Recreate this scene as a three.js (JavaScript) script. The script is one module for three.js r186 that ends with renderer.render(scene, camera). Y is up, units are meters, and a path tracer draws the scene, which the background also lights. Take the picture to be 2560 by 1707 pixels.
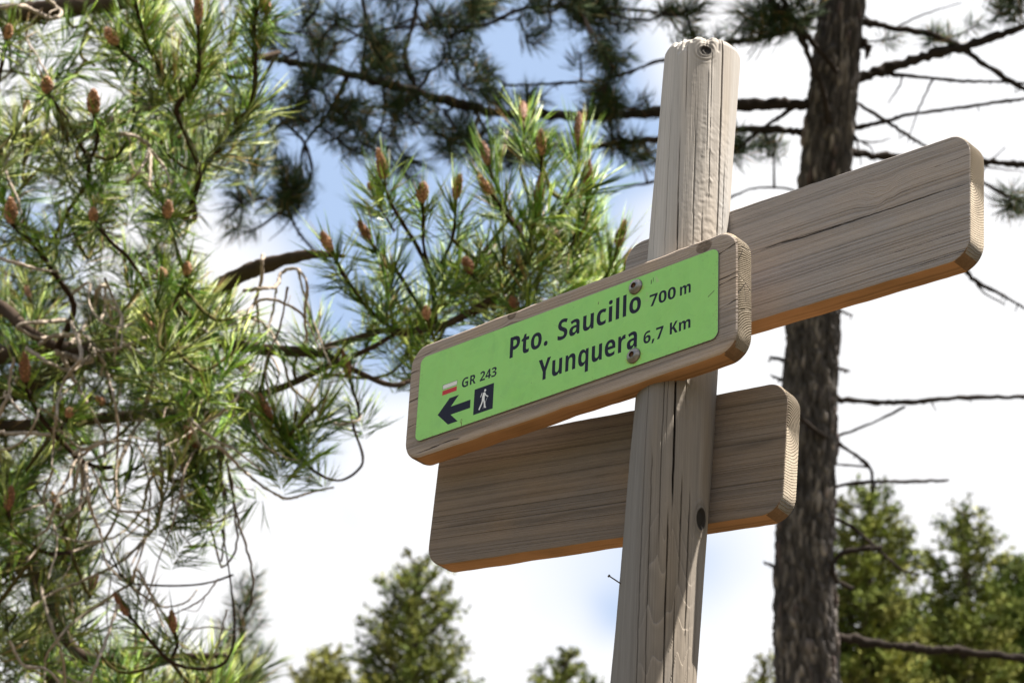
import * as THREE from 'three';
import { mergeGeometries } from 'three/addons/utils/BufferGeometryUtils.js';

// ---------------------------------------------------------------- camera, sky, sun, exposure
const scene = new THREE.Scene();
const W = 1024, H = 682, D2R = Math.PI / 180;
const camera = new THREE.PerspectiveCamera(16.292, W / H, 0.05, 2000);
camera.position.set(0, 1.55, 0);
camera.rotation.order = 'YXZ';
camera.rotation.set(26.99 * D2R, 0, 6.588 * D2R);
camera.focus = 3.5;
camera.userData.fStop = 9;
camera.updateMatrixWorld(true); camera.matrixWorldInverse.copy(camera.matrixWorld).invert();

const renderer = new THREE.WebGLRenderer({ antialias: true });
renderer.setSize(W, H);
renderer.toneMapping = THREE.LinearToneMapping;
renderer.toneMappingExposure = 3.3;
renderer.shadowMap.enabled = true;

const SUN_AZ = 18.5, SUN_EL = 65.5;         // degrees; azimuth from +x (right of the camera) towards +z (behind it)
const sunDir = new THREE.Vector3(Math.cos(SUN_EL * D2R) * Math.cos(SUN_AZ * D2R), Math.sin(SUN_EL * D2R), Math.cos(SUN_EL * D2R) * Math.sin(SUN_AZ * D2R));
const sun = new THREE.DirectionalLight(new THREE.Color(1, 0.93, 0.82), 5);
sun.position.copy(sunDir).multiplyScalar(40);
sun.castShadow = true;
sun.shadow.mapSize.set(2048, 2048);
Object.assign(sun.shadow.camera, { left: -16, right: 16, top: 16, bottom: -16, near: 1, far: 90 });
scene.add(sun, sun.target);

// random numbers and noise, all seeded
function rng(seed) {
  let a = seed >>> 0;
  return () => { a = (a + 0x6d2b79f5) | 0; let t = Math.imul(a ^ (a >>> 15), 1 | a); t = (t + Math.imul(t ^ (t >>> 7), 61 | t)) ^ t; return ((t ^ (t >>> 14)) >>> 0) / 4294967296; };
}
const hash = (x, y, z) => { let h = Math.imul(x, 374761393) ^ Math.imul(y, 668265263) ^ Math.imul(z, 1440662683); h = Math.imul(h ^ (h >>> 13), 1274126177); return ((h ^ (h >>> 16)) >>> 0) / 4294967296; };
function noise(x, y, z = 0) {            // value noise, -1..1
  const ix = Math.floor(x), iy = Math.floor(y), iz = Math.floor(z), fx = x - ix, fy = y - iy, fz = z - iz;
  const u = fx * fx * (3 - 2 * fx), v = fy * fy * (3 - 2 * fy), w = fz * fz * (3 - 2 * fz);
  const L = (a, b, t) => a + (b - a) * t;
  const p = (k) => L(L(hash(ix, iy, iz + k), hash(ix + 1, iy, iz + k), u), L(hash(ix, iy + 1, iz + k), hash(ix + 1, iy + 1, iz + k), u), v);
  return (fz === 0 ? p(0) : L(p(0), p(1), w)) * 2 - 1;
}
function fbm(x, y, z, n) { let s = 0, a = 0.5; for (let i = 0; i < n; i++) { s += a * noise(x, y, z); x = x * 2.03 + 17.1; y = y * 2.03 + 5.3; z = z * 2.03 + 9.7; a *= 0.5; } return s; }
const clamp = (x, a = 0, b = 1) => Math.min(b, Math.max(a, x)), lerp = (a, b, t) => a + (b - a) * t;
const sstep = (a, b, x) => { const t = clamp((x - a) / (b - a)); return t * t * (3 - 2 * t); };
const V = (x, y, z) => new THREE.Vector3(x, y, z);

// a direction and a point from the place they have in the picture (2352 x 1568) and a depth in metres
const FPX = 5962.8, K = 2560 / 2352;
const ray = (x, y) => V((x * K - 1280) / FPX, -(y * K - 853.5) / FPX, -1);
const at = (x, y, d) => ray(x, y).multiplyScalar(d).applyMatrix4(camera.matrixWorld);
const pxm = (px, d) => px * K / FPX * d;   // metres covered by px pixels at depth d

// sky: bright broken cloud with pale blue gaps
{
  const SW = 2048, SH = 1024, data = new Float32Array(SW * SH * 4);
  const gaps = [[1250, 120, 190, 1], [900, 280, 250, 1.15], [660, 330, 170, 0.7], [740, 60, 190, 0.95], [1150, 470, 260, 1.1], [890, 700, 150, 1.0], [1010, 580, 160, 0.9], [70, 570, 120, 1.2], [40, 790, 90, 0.9], [1320, 1320, 230, 0.3], [1500, 1270, 140, 0.16], [1680, 1280, 170, 0.27], [1150, 1180, 120, 0.1], [810, 1200, 60, 0.22], [690, 1040, 100, 0.5], [560, 330, 110, 0.6], [1480, 330, 90, 0.6], [1420, 1420, 60, 0.3]]
    .map(([x, y, r, a]) => ({ d: ray(x, y).transformDirection(camera.matrixWorld), r: 1.18 * r * K / FPX, a }));
  const mid = ray(1176, 784).transformDirection(camera.matrixWorld);
  for (let r = 0; r < SH; r++) {
    const up = ((r + 0.5) / SH - 0.5) * Math.PI, y = Math.sin(up), c = Math.cos(up);
    for (let q = 0; q < SW; q++) {
      const a = ((q + 0.5) / SW - 0.5) * 2 * Math.PI, x = Math.cos(a) * c, z = Math.sin(a) * c, o = (r * SW + q) * 4;
      const n = fbm(x * 3.1 + 4, y * 5 + 2, z * 3.1 + 8, 5), wisp = fbm(x * 14, y * 22, z * 14, 4);
      const off = Math.acos(clamp(x * mid.x + y * mid.y + z * mid.z, -1, 1)) / (22 * D2R), here = Math.exp(-Math.pow(off, 6));
      let g = 0;
      if (off < 2) for (const s of gaps) { const d2 = ((x - s.d.x) ** 2 + (y - s.d.y) ** 2 + (z - s.d.z) ** 2) / (s.r * s.r); if (d2 < 8) g += s.a * Math.exp(-d2); }
      let blue = lerp(sstep(-0.12, 0.2, n + wisp * 0.3), sstep(0.06, 1.0, g + wisp * 0.45 * (0.3 + g)), here);
      blue *= sstep(-0.02, 0.1, y);
      const w = (0.337 + 0.027 * wisp + 0.027 * n) * lerp(0.95, 1, here), deep = lerp(lerp(0.95, 0.6, sstep(0.1, 0.9, y)), 1, here);
      data[o] = lerp(w, 0.146 * deep, blue); data[o + 1] = lerp(w * 1.0, 0.194 * deep, blue); data[o + 2] = lerp(w * 1.015, 0.279 * lerp(deep, 1, 0.3), blue); data[o + 3] = 1;
      if (y < 0) { data[o] = 0.15; data[o + 1] = 0.14; data[o + 2] = 0.11; }
    }
  }
  const sky = new THREE.DataTexture(data, SW, SH, THREE.RGBAFormat, THREE.FloatType);
  sky.mapping = THREE.EquirectangularReflectionMapping; sky.magFilter = THREE.LinearFilter; sky.minFilter = THREE.LinearFilter; sky.wrapS = THREE.RepeatWrapping; sky.needsUpdate = true;
  scene.background = sky; scene.environment = sky;
}

// ---------------------------------------------------------------- helpers
const names = new Map();
const numbered = (n) => { const k = names.get(n) || 0; names.set(n, k + 1); return k ? n + '_' + String(k).padStart(3, '0') : n; };
function thing(name, label, category, base, group) {
  const o = new THREE.Group(); o.name = numbered(name); o.position.copy(base); o.userData = { label, category };
  if (group) o.userData.group = group;
  scene.add(o); return o;
}
function part(name, geometry, material, parent, data) {
  const m = new THREE.Mesh(geometry, material); m.name = name; m.castShadow = m.receiveShadow = true;
  if (data) Object.assign(m.userData, data);
  parent.add(m); return m;
}
const toS = (c) => Math.round(255 * clamp(c <= 0.0031308 ? c * 12.92 : 1.055 * Math.pow(c, 1 / 2.4) - 0.055));
function dataTex(w, h, fn, srgb) {      // fn(px, py, out) fills out with linear rgb or a height in out[0]
  const d = new Uint8Array(w * h * 4), o = [0, 0, 0];
  for (let j = 0; j < h; j++) for (let i = 0; i < w; i++) {
    fn(i, j, o); const k = (j * w + i) * 4;
    for (let c = 0; c < 3; c++) d[k + c] = srgb ? toS(o[c]) : Math.round(255 * clamp(o[0]));
    d[k + 3] = 255;
  }
  const t = new THREE.DataTexture(d, w, h, THREE.RGBAFormat); t.magFilter = THREE.LinearFilter; t.minFilter = THREE.LinearMipmapLinearFilter; t.generateMipmaps = true;
  if (srgb) t.colorSpace = THREE.SRGBColorSpace;
  t.wrapS = t.wrapT = THREE.RepeatWrapping; t.needsUpdate = true; return t;
}
function geo(pos, idx, col, uv) {
  const g = new THREE.BufferGeometry();
  g.setAttribute('position', new THREE.Float32BufferAttribute(pos, 3));
  if (col) g.setAttribute('color', new THREE.Float32BufferAttribute(col, 3));
  if (uv) g.setAttribute('uv', new THREE.Float32BufferAttribute(uv, 2));
  g.setIndex(idx); g.computeVertexNormals(); return g;
}
// a tapering tube through points; radii per point; knobbly skin and vertex tones
function tube(pts, radii, { sides = 7, step = 0.03, rough = 0.12, seed = 1, tone = [1, 1, 1], vary = 0.25, base = null, kink = 0 } = {}) {
  const R = rng(seed * 7919 + 13), curve = new THREE.CatmullRomCurve3(pts, false, 'centripetal'), len = curve.getLength(), n = Math.max(3, Math.min(160, Math.round(len / step)));
  const pos = [], idx = [], col = [], up = V(0, 1, 0), sx = V(0, 0, 0), sy = V(0, 0, 0), so = R() * 100;
  const t0 = curve.getTangent(0); let nrm = Math.abs(t0.y) > 0.9 ? V(1, 0, 0) : up.clone();
  for (let i = 0; i <= n; i++) {
    const u = i / n, p = curve.getPoint(u), t = curve.getTangent(u), f = u * (radii.length - 1), k = Math.min(radii.length - 2, Math.floor(f)), r = radii.length === 1 ? radii[0] : lerp(radii[k], radii[k + 1], f - k);
    if (kink && i && i < n) { p.x += kink * r * noise(u * len * 60 + so, 1.5, 2); p.y += kink * r * noise(u * len * 60 + so, 5.5, 2); p.z += kink * r * noise(u * len * 60 + so, 9.5, 2); }
    nrm.sub(t.clone().multiplyScalar(nrm.dot(t))).normalize(); sx.copy(nrm); sy.crossVectors(t, sx);
    for (let j = 0; j < sides; j++) {
      const a = j / sides * 2 * Math.PI, q = 1 + rough * noise(i * 0.8 + so, j * 1.3 + so, 0.5) + rough * 0.8 * noise(i * 0.23 + so, 3.3, 0.5);
      pos.push(p.x + (sx.x * Math.cos(a) + sy.x * Math.sin(a)) * r * q - (base ? base.x : 0), p.y + (sx.y * Math.cos(a) + sy.y * Math.sin(a)) * r * q - (base ? base.y : 0), p.z + (sx.z * Math.cos(a) + sy.z * Math.sin(a)) * r * q - (base ? base.z : 0));
      const s = 1 + vary * noise(i * 0.6 + so, j * 0.9, 7.5); col.push(tone[0] * s, tone[1] * s, tone[2] * s);
      if (i < n) { const a0 = i * sides + j, a1 = i * sides + (j + 1) % sides; idx.push(a0, a1, a1 + sides, a0, a1 + sides, a0 + sides); }
    }
  }
  const c0 = pos.length / 3, e = curve.getPoint(1); pos.push(e.x - (base ? base.x : 0), e.y - (base ? base.y : 0), e.z - (base ? base.z : 0)); col.push(...tone);
  for (let j = 0; j < sides; j++) idx.push(n * sides + j, n * sides + (j + 1) % sides, c0);
  return geo(pos, idx, col);
}
const barkMat = new THREE.MeshPhysicalMaterial({ vertexColors: true, roughness: 0.95, specularIntensity: 0.15 });

// ---------------------------------------------------------------- the ground (below the frame; sunlit pale track and dry grass)
{
  const n = 90, pos = [], idx = [], col = [];
  for (let i = 0; i <= n; i++) for (let j = 0; j <= n; j++) {
    const s = (t) => { const u = t / n * 2 - 1; return Math.sign(u) * Math.pow(Math.abs(u), 2.4) * 600; };
    const x = s(i), z = s(j), r = Math.hypot(x, z), f = fbm(x * 0.3, z * 0.3, 3.5, 4), path = Math.exp(-Math.pow((x + 0.15 * z + 0.4) / 2.6, 2));
    pos.push(x, r > 12 ? Math.max(0, r - 12) * 0.012 * (1 + noise(x * 0.02, z * 0.02, 1)) : 0, z);
    const g = clamp(0.5 + f); col.push(lerp(lerp(0.034, 0.055, g), 0.095, path), lerp(lerp(0.032, 0.046, g), 0.073, path), lerp(lerp(0.015, 0.025, g), 0.05, path));
    if (i < n && j < n) { const a = i * (n + 1) + j; idx.push(a, a + 1, a + n + 2, a, a + n + 2, a + n + 1); }
  }
  const g = new THREE.Mesh(geo(pos, idx, col), new THREE.MeshStandardMaterial({ vertexColors: true, roughness: 1 }));
  g.name = 'ground'; g.receiveShadow = true; g.userData = { kind: 'structure', label: 'pale dry track and grass under the signpost' }; scene.add(g);
}

// unseen wooded ridge added all round, below the frame, to cut low sky light
{
  const n = 180, m = 14, pos = [], idx = [], col = [];
  for (let i = 0; i <= n; i++) for (let j = 0; j <= m; j++) {
    const a = i / n * 2 * Math.PI, t = j / m, r = 150 + 260 * t, X = Math.cos(a), Z = Math.sin(a), top = 78 + 16 * fbm(X * 2.5 + 4, Z * 2.5, 1.5, 3) + 5 * noise(X * 30, Z * 30, 2.5);
    const y = -2 + top * sstep(0, 1, t) + 3 * noise(X * 40 + t * 9, Z * 40, t * 6), g = 0.8 + 0.5 * fbm(X * 50, Z * 50, t * 9, 3);
    pos.push(X * r, y, Z * r); col.push(0.05 * g, 0.066 * g, 0.026 * g);
    if (i < n && j < m) { const b = i * (m + 1) + j; idx.push(b, b + m + 1, b + 1, b + 1, b + m + 1, b + m + 2); }
  }
  const h = new THREE.Mesh(geo(pos, idx, col), new THREE.MeshStandardMaterial({ vertexColors: true, roughness: 1 }));
  h.name = 'added_hills'; h.userData = { kind: 'structure', label: 'unseen wooded ridge added to hold back low sky light' }; scene.add(h);
}

// ---------------------------------------------------------------- the signpost
const signpost = thing('signpost', 'weathered round wooden post carrying three plank boards, the front one with a green plate', 'signpost', V(0.2506, 0, -3.1638));
const PY = 3.1937;                                  // height on the post that the boards are measured from
// post: one fine skin with drying cracks, knots, chatter marks and a chipped top
{
  const NS = 420, rows = [], top = 0.512;
  for (let y = 0; y < 2.55; y += 0.06) rows.push(y - PY);
  for (let z = 2.55 - PY; z < top; z += 0.00125) rows.push(z);
  rows.push(top);
  const SPIRAL = 45;                                // grain turns this many degrees per metre
  // cracks: azimuth (degrees, 90 faces the camera, less is to the right) at z = 0 along the grain, from z, to z, half width in mm, depth in mm
  const cracks = [[43, 0.13, 0.53, 1.0, 7], [105, 0.1, 0.33, 0.8, 6], [83, 0.12, 0.34, 0.4, 3], [98, 0.36, 0.53, 0.5, 4], [69, 0.08, 0.2, 0.4, 3], [101, -0.3, -0.02, 1.5, 10], [107, -0.62, -0.3, 0.9, 6], [90, -0.42, -0.24, 0.7, 5], [77, -0.5, -0.26, 0.7, 5], [118, -0.36, -0.05, 0.45, 3], [131, -0.6, -0.2, 0.45, 3], [95, -0.6, -0.42, 0.5, 4], [112, -0.2, -0.03, 0.3, 2], [58, -0.62, -0.35, 0.4, 3], [124, 0.1, 0.4, 0.3, 2], [143, -0.62, 0.1, 0.5, 3], [150, 0.1, 0.45, 0.35, 2], [60, 0.2, 0.5, 0.3, 2.2], [32, -0.1, 0.3, 0.5, 3], [20, -0.62, 0, 0.6, 4], [87, -0.15, -0.04, 0.3, 2], [72, -0.63, -0.45, 0.35, 2], [65, 0.28, 0.45, 0.25, 2]];
  const knots = [[92, 0.484, 10, 10, 3.5], [45, -0.302, 9, 17, 8]];   // azimuth, z, half width and half height in mm, bulge in mm
  const pos = [], col = [], idx = [];
  const topR = rng(5), chips = Array.from({ length: 26 }, () => [70 + topR() * 75, topR() * 0.03, 2 + topR() * 4]);
  rows.forEach((z, i) => {
    for (let j = 0; j < NS; j++) {
      const s = j / NS * 360, deg = (((s + SPIRAL * z) % 360) + 360) % 360, a = deg * D2R;
      
      let h = 0, dark = 1;                          // height in mm
      h += 1.6 * noise(Math.cos(a) * 1.7 + 3, Math.sin(a) * 1.7, z * 2.2) + 0.7 * noise(Math.cos(a) * 5, Math.sin(a) * 5, z * 9);
      h += (z < -0.1 ? sstep(-0.1, -0.2, z) * 1.2 : 0);
      // fine fibres and growth layers
      const fib = noise(s * 0.9, z * 5, 2.5) * 0.5 + noise(s * 2.2, z * 14, 4.5) * 0.5;
      h += 0.2 * fib + 0.12 * noise(s * 2.6, z * 60, 21.5);
      const lay = z * 19 + 3.4 * noise(s * 0.028 + 3, z * 3.2, 1.5) + (s - 100) * 0.045 + 0.8 * noise(s * 0.1, z * 9, 9.5), lf = lay - Math.floor(lay);
      const layM = sstep(-0.25, -0.38, z) * sstep(150, 125, s) * sstep(60, 80, s);
      h += layM * (0.9 * Math.pow(lf, 3)); const edge = layM * sstep(0.8, 1, lf);
      // chatter marks across the grain, pits
      const band = sstep(0.06, 0.12, z) * sstep(0.42, 0.3, z) * sstep(100, 85, deg) * sstep(25, 45, deg);
      const low = sstep(0.02, -0.06, z) * sstep(-0.2, -0.12, z) * sstep(102, 92, deg) * sstep(60, 75, deg);
      h += (band + low * 1.8) * 0.5 * noise(s * 0.07 + 2, z * 160 + 0.8 * noise(s * 0.2, z * 20, 3), 5.5);
      h += 0.2 * (band + 0.3) * noise(s * 0.25, z * 230, 8.5);
      const pit = sstep(0.05, 0.1, z) * sstep(0.3, 0.2, z) * sstep(92, 75, deg); h += pit * 1.3 * noise(deg * 0.17, z * 75, 11.5) * Math.abs(noise(deg * 0.08, z * 30, 2.5));
      // a raised streak of grain below the upper knot
      { const c = 84 - (0.487 - z) * 25 + 3 * noise(z * 18, 1.5, 2), d = (deg - c) / 5; h += 1.6 * Math.exp(-d * d) * sstep(0.47, 0.44, z) * sstep(0.2, 0.33, z); }
      for (const [ka, kz, kw, kh, kb] of knots) {
        const dx = (deg - ka) * D2R * 60, dy = (z - kz) * 1000, d = Math.hypot(dx / kw, dy / kh);
        if (d < 4) { h += kb * 0.6 * Math.exp(-d * d * 0.4); h += 0.4 * Math.sin(d * 9) * Math.exp(-Math.pow((d - 1.5) / 0.7, 2)); if (d < 1.15) { h -= 4 * sstep(1.05, 0.6, d); dark *= lerp(1, 0.12, sstep(1.2, 0.9, d)); } else dark *= 1 - 0.28 * Math.exp(-Math.pow((d - 1.2) / 0.5, 2)); }
      }
      for (const [c0, z0, z1, cw, cd] of cracks) {
        if (z < z0 - 0.01 || z > z1 + 0.01) continue;
        const env = sstep(z0 - 0.01, z0 + 0.05, z) * sstep(z1 + 0.01, z1 - 0.04, z) * (0.8 + 0.3 * noise(z * 14, c0, 1.5));
        const d = Math.abs(s - c0 - 1.1 * noise(z * 9, c0, 3.5) - 0.35 * noise(z * 40, c0, 6.5)) * D2R * 60 / Math.max(0.55, cw * 1.15 * env);
        if (d < 3.5) { h -= cd * env * sstep(1.15, 0.35, d); dark *= 1 - 0.88 * sstep(1.25, 0.5, d) * clamp(env * 1.3) * clamp(0.35 + cw * 0.75); }
      }
      let rr = 0.06 + 0.0012 * z + h * 0.001;
      // chamfered and splintered rim
      const e = top - z; if (e < 0.05) { rr -= 0.0034 * clamp(1 - e / (0.007 + 0.004 * noise(deg * 0.06, 7.5, 1))); for (const [ca, cl, cw] of chips) { const d = (deg - ca) / cw; if (d * d < 4) rr -= 0.002 * Math.exp(-d * d * 2) * sstep(cl + 0.004, cl - 0.002, e); } rr -= 0.0014 * sstep(0.03, 0.0, e) * (0.5 + 0.5 * noise(deg * 0.22, z * 60, 1.5)) * sstep(85, 100, deg) * sstep(140, 120, deg); }
      const rag = sstep(0.012, 0, e) * (0.001 * noise(deg * 0.5, 1.5, 0.5) + 0.0016 * noise(deg * 0.05, 4.5, 0.5));
      pos.push(Math.cos(a) * rr, PY + z + rag, Math.sin(a) * rr);
      const g = 1 + 0.2 * fib + 0.1 * noise(s * 1.6, z * 3, 16.5) + 0.1 * noise(s * 0.1, z * 3, 4.5) + 0.06 * noise(s * 0.5, z * 40, 6.5) + 0.22 * edge - 0.12 * layM * sstep(0.5, 0.1, lf);
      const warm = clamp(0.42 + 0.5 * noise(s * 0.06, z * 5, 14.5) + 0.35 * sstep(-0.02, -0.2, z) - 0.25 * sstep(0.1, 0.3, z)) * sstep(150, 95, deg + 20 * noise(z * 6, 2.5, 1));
      const q = g * dark * (1.22 - 0.44 * sstep(0.02, -0.1, z)) * (1 + 0.48 * sstep(92, 125, deg) * sstep(0.0, 0.15, z));  // colour holds shade and stain low down, grazing light on the upper left
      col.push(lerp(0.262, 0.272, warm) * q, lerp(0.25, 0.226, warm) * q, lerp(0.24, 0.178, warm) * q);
      if (i < rows.length - 1) { const A = i * NS + j, B = i * NS + (j + 1) % NS; idx.push(A, B + NS, B, A, A + NS, B + NS); }
    }
  });
  const o = (rows.length - 1) * NS, c = pos.length / 3; pos.push(0, PY + top + 0.006, 0); col.push(0.3, 0.27, 0.24);
  for (let j = 0; j < NS; j++) idx.push(o + j, c, o + (j + 1) % NS);
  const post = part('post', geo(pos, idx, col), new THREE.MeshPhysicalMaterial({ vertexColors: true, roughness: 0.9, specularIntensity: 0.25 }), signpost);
  const b = V(-0.0635, PY - 0.398, 0.012);
  part('nail', mergeGeometries([tube([b.clone().add(V(0.01, -0.005, 0)), b.clone().add(V(-0.012, 0.007, 0))], [0.0011, 0.001], { sides: 8, step: 0.003, rough: 0.05, tone: [0.1, 0.09, 0.085] }), tube([b.clone().add(V(-0.0115, 0.0066, 0)), b.clone().add(V(-0.0135, 0.0078, 0))], [0.0022, 0.0022], { sides: 8, step: 0.001, rough: 0.02, tone: [0.1, 0.09, 0.085] })]), new THREE.MeshStandardMaterial({ vertexColors: true, roughness: 0.5, metalness: 0.6 }), post);
}
// boards
function woodFace(w, h, seed, opt) {                // colour and relief of a flat-sawn face, w x h in metres
  const pw = 1344, ph = 432, sx = w * 1000 / pw, sy = h * 1000 / ph, hgt = new Float32Array(pw * ph), so = seed * 31.7;
  const color = dataTex(pw, ph, (i, j, o) => {
    const x = i * sx - w * 500, y = j * sy - h * 500;   // mm from the middle
    let g = y + 4 * noise(x * 0.0025 + so, y * 0.012, 1.5) + 0.8 * noise(x * 0.01, y * 0.03 + so, 2.5) + opt.slope * x, dk = 0, dep = 0, kn = 0, sw = 0;
    for (const [kx, ky, kw, kh, pull] of opt.knots) {
      const dx = (x - kx) / kw, dy = (y - ky) / kh, d = Math.hypot(dx, dy);
      g += pull * Math.sign(dy || 1) * Math.exp(-Math.pow(Math.max(0, d - 0.6), 2) * 0.5) * Math.exp(-dx * dx * 0.06);
      if (d < 1.15) { kn = Math.max(kn, sstep(1.12, 0.9, d)); dep += 0.12 * Math.exp(-Math.pow((d - 1) / 0.09, 2)); }
    }
    for (const [kx, ky, rx, ry, amt] of opt.swirls) { const dx = (x - kx) / rx, dy = (y - ky) / ry, q = Math.exp(-dx * dx - dy * dy); g += amt * q * (1 + 0.6 * noise(x * 0.08, y * 0.08, 5.5)); sw += q; }
    const late = 0.5 + 0.5 * noise(g * 0.42 + so, x * 0.0008, 3.5), l2 = 0.5 + 0.5 * noise(g * 1.05, x * 0.0022 + so, 4.5), fine = noise(g * 2.4, x * 0.009, 5.5), fib = noise(g * 4, x * 0.04, 6.5);
    const band = noise(g * 0.045 + so, x * 0.002, 8.5), speck = noise(x * 0.9, y * 0.9, 2.5), blot = fbm(x * 0.012 + so, y * 0.02, 4.5, 3);
    for (const c of opt.cracks) {                    // [x0, y0, x1, y1, half width, depth, wander]
      const t = (x - c[0]) / (c[2] - c[0]); if (t < -0.02 || t > 1.02) continue;
      const yc = lerp(c[1], c[3], t) + c[6] * noise(x * 0.03, c[1], 1.5) + c[6] * 0.4 * noise(x * 0.13, c[1], 2.5), env = sstep(-0.02, 0.12, t) * sstep(1.02, 0.9, t) * (0.7 + 0.4 * noise(x * 0.07, c[1], 3.5)), d = Math.abs(y - yc) / Math.max(0.15, c[4] * env);
      if (d < 4) { dk = Math.max(dk, sstep(1.5, 0.5, d) * clamp(env * 1.5)); dk = Math.max(dk, 0.25 * sstep(4, 1, d) * env); dep += c[5] * sstep(1.6, 0.3, d) * env; }
    }
    for (const [sx0, sy0, rx, ry, amt] of opt.stains) { const dx = (x - sx0) / rx, dy = (y - sy0 - 4 * noise(x * 0.03, sx0, 1.5)) / ry; dk = Math.max(dk, amt * Math.exp(-dx * dx - dy * dy) * (0.7 + 0.5 * fine)); }
    let m = 1.04 - 0.2 * sstep(0.45, 0.8, late) - 0.24 * sstep(0.5, 0.85, l2) + 0.12 * fine + 0.1 * fib + 0.07 * band + 0.05 * speck + 0.1 * blot - 0.2 * sstep(0.55, 0.8, noise(g * 1.1 + so, x * 0.02, 12.5)) + 0.06 * noise(x * 0.35, y * 1.6, 7.5);
    m *= 1 - 0.25 * sstep(h * 500 - 12, h * 500, Math.abs(y)) * opt.edge;
    const wm = clamp(opt.warm + 0.5 * blot + 0.25 * band), q = m * (1 - 0.85 * dk) * opt.value;
    o[0] = lerp(0.262, 0.285, wm) * q; o[1] = lerp(0.238, 0.218, wm) * q; o[2] = lerp(0.226, 0.162, wm) * q;
    if (kn) { const k = 0.5 + 0.3 * noise(x * 0.3, y * 0.3, 3.5); o[0] = lerp(o[0], 0.2 * k * 1.5, kn * 0.85); o[1] = lerp(o[1], 0.155 * k * 1.5, kn * 0.85); o[2] = lerp(o[2], 0.12 * k * 1.5, kn * 0.85); }
    hgt[j * pw + i] = clamp(0.62 - 0.16 * sstep(0.45, 0.8, late) * opt.ridge - 0.14 * sstep(0.5, 0.85, l2) + 0.09 * fine + 0.06 * fib + 0.1 * sw * noise(g * 0.9, x * 0.05, 9.5) - dep - kn * 0.06);
  }, true);
  const bump = dataTex(pw, ph, (i, j, o) => { o[0] = hgt[j * pw + i]; });
  return new THREE.MeshPhysicalMaterial({ map: color, bumpMap: bump, bumpScale: 0.004, roughness: 0.9, specularIntensity: 0.25 });
}
function endGrain(t, h, seed, opt) {                // growth rings on a sawn end, t x h in metres
  const pw = 128, ph = 640, hgt = new Float32Array(pw * ph);
  const color = dataTex(pw, ph, (i, j, o) => {
    const x = (i / pw - 0.5) * t * 1000, y = (j / ph - 0.5) * h * 1000;
    const r = Math.hypot(x - opt.cx + 2 * noise(y * 0.05, seed, 1.5), y - opt.cy) + 2.4 * noise(x * 0.06 + seed, y * 0.06, 2.5) + 0.25 * noise(x * 0.25, y * 0.25, 3.5), f = r / opt.ring - Math.floor(r / opt.ring);
    const ridge = Math.pow(f, 2.2), grit = noise(x * 1.1, y * 1.1, seed), rad = noise(Math.atan2(y - opt.cy, x - opt.cx) * 22, r * 0.02, seed + 0.5);
    let crack = sstep(0.86, 0.95, noise(Math.atan2(y - opt.cy, x - opt.cx) * 5, seed, 7.5)) * 0.8, dep = crack * 0.5;
    for (const [x0, y0, x1, y1, wd] of opt.cracks || []) { const ax = x1 - x0, ay = y1 - y0, k = clamp(((x - x0) * ax + (y - y0) * ay) / (ax * ax + ay * ay)), d = Math.hypot(x - x0 - ax * k + 0.8 * noise(y * 0.4, 1.5, 2), y - y0 - ay * k + 0.8 * noise(x * 0.4, 3.5, 2)) / wd; crack = Math.max(crack, sstep(1.4, 0.6, d)); dep = Math.max(dep, 0.55 * sstep(1.4, 0.4, d)); }
    const q = (0.62 + 0.5 * ridge + 0.08 * grit + 0.04 * rad + 0.16 * noise(x * 0.06, y * 0.03 + seed, 5.5)) * (1 - 0.8 * crack);
    o[0] = 0.36 * q; o[1] = 0.305 * q; o[2] = 0.24 * q;
    hgt[j * pw + i] = clamp(0.3 + 0.5 * ridge + 0.05 * grit - dep);
  }, true);
  const bump = dataTex(pw, ph, (i, j, o) => { o[0] = hgt[j * pw + i]; });
  return new THREE.MeshPhysicalMaterial({ map: color, bumpMap: bump, bumpScale: opt.relief, roughness: 0.95, specularIntensity: 0.2 });
}
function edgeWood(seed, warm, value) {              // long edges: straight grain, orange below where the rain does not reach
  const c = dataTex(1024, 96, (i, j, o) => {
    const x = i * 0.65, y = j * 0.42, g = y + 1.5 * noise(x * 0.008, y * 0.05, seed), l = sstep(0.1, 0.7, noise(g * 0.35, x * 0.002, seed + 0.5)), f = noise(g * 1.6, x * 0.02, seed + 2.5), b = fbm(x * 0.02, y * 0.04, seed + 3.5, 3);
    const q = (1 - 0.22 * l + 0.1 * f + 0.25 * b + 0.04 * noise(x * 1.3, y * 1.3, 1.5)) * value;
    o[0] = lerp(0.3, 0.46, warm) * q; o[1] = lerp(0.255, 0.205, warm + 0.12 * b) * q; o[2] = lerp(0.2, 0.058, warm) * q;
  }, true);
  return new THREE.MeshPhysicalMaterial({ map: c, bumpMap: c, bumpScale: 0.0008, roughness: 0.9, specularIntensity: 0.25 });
}
const BH = 0.2057, BT = 0.0375;
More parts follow.
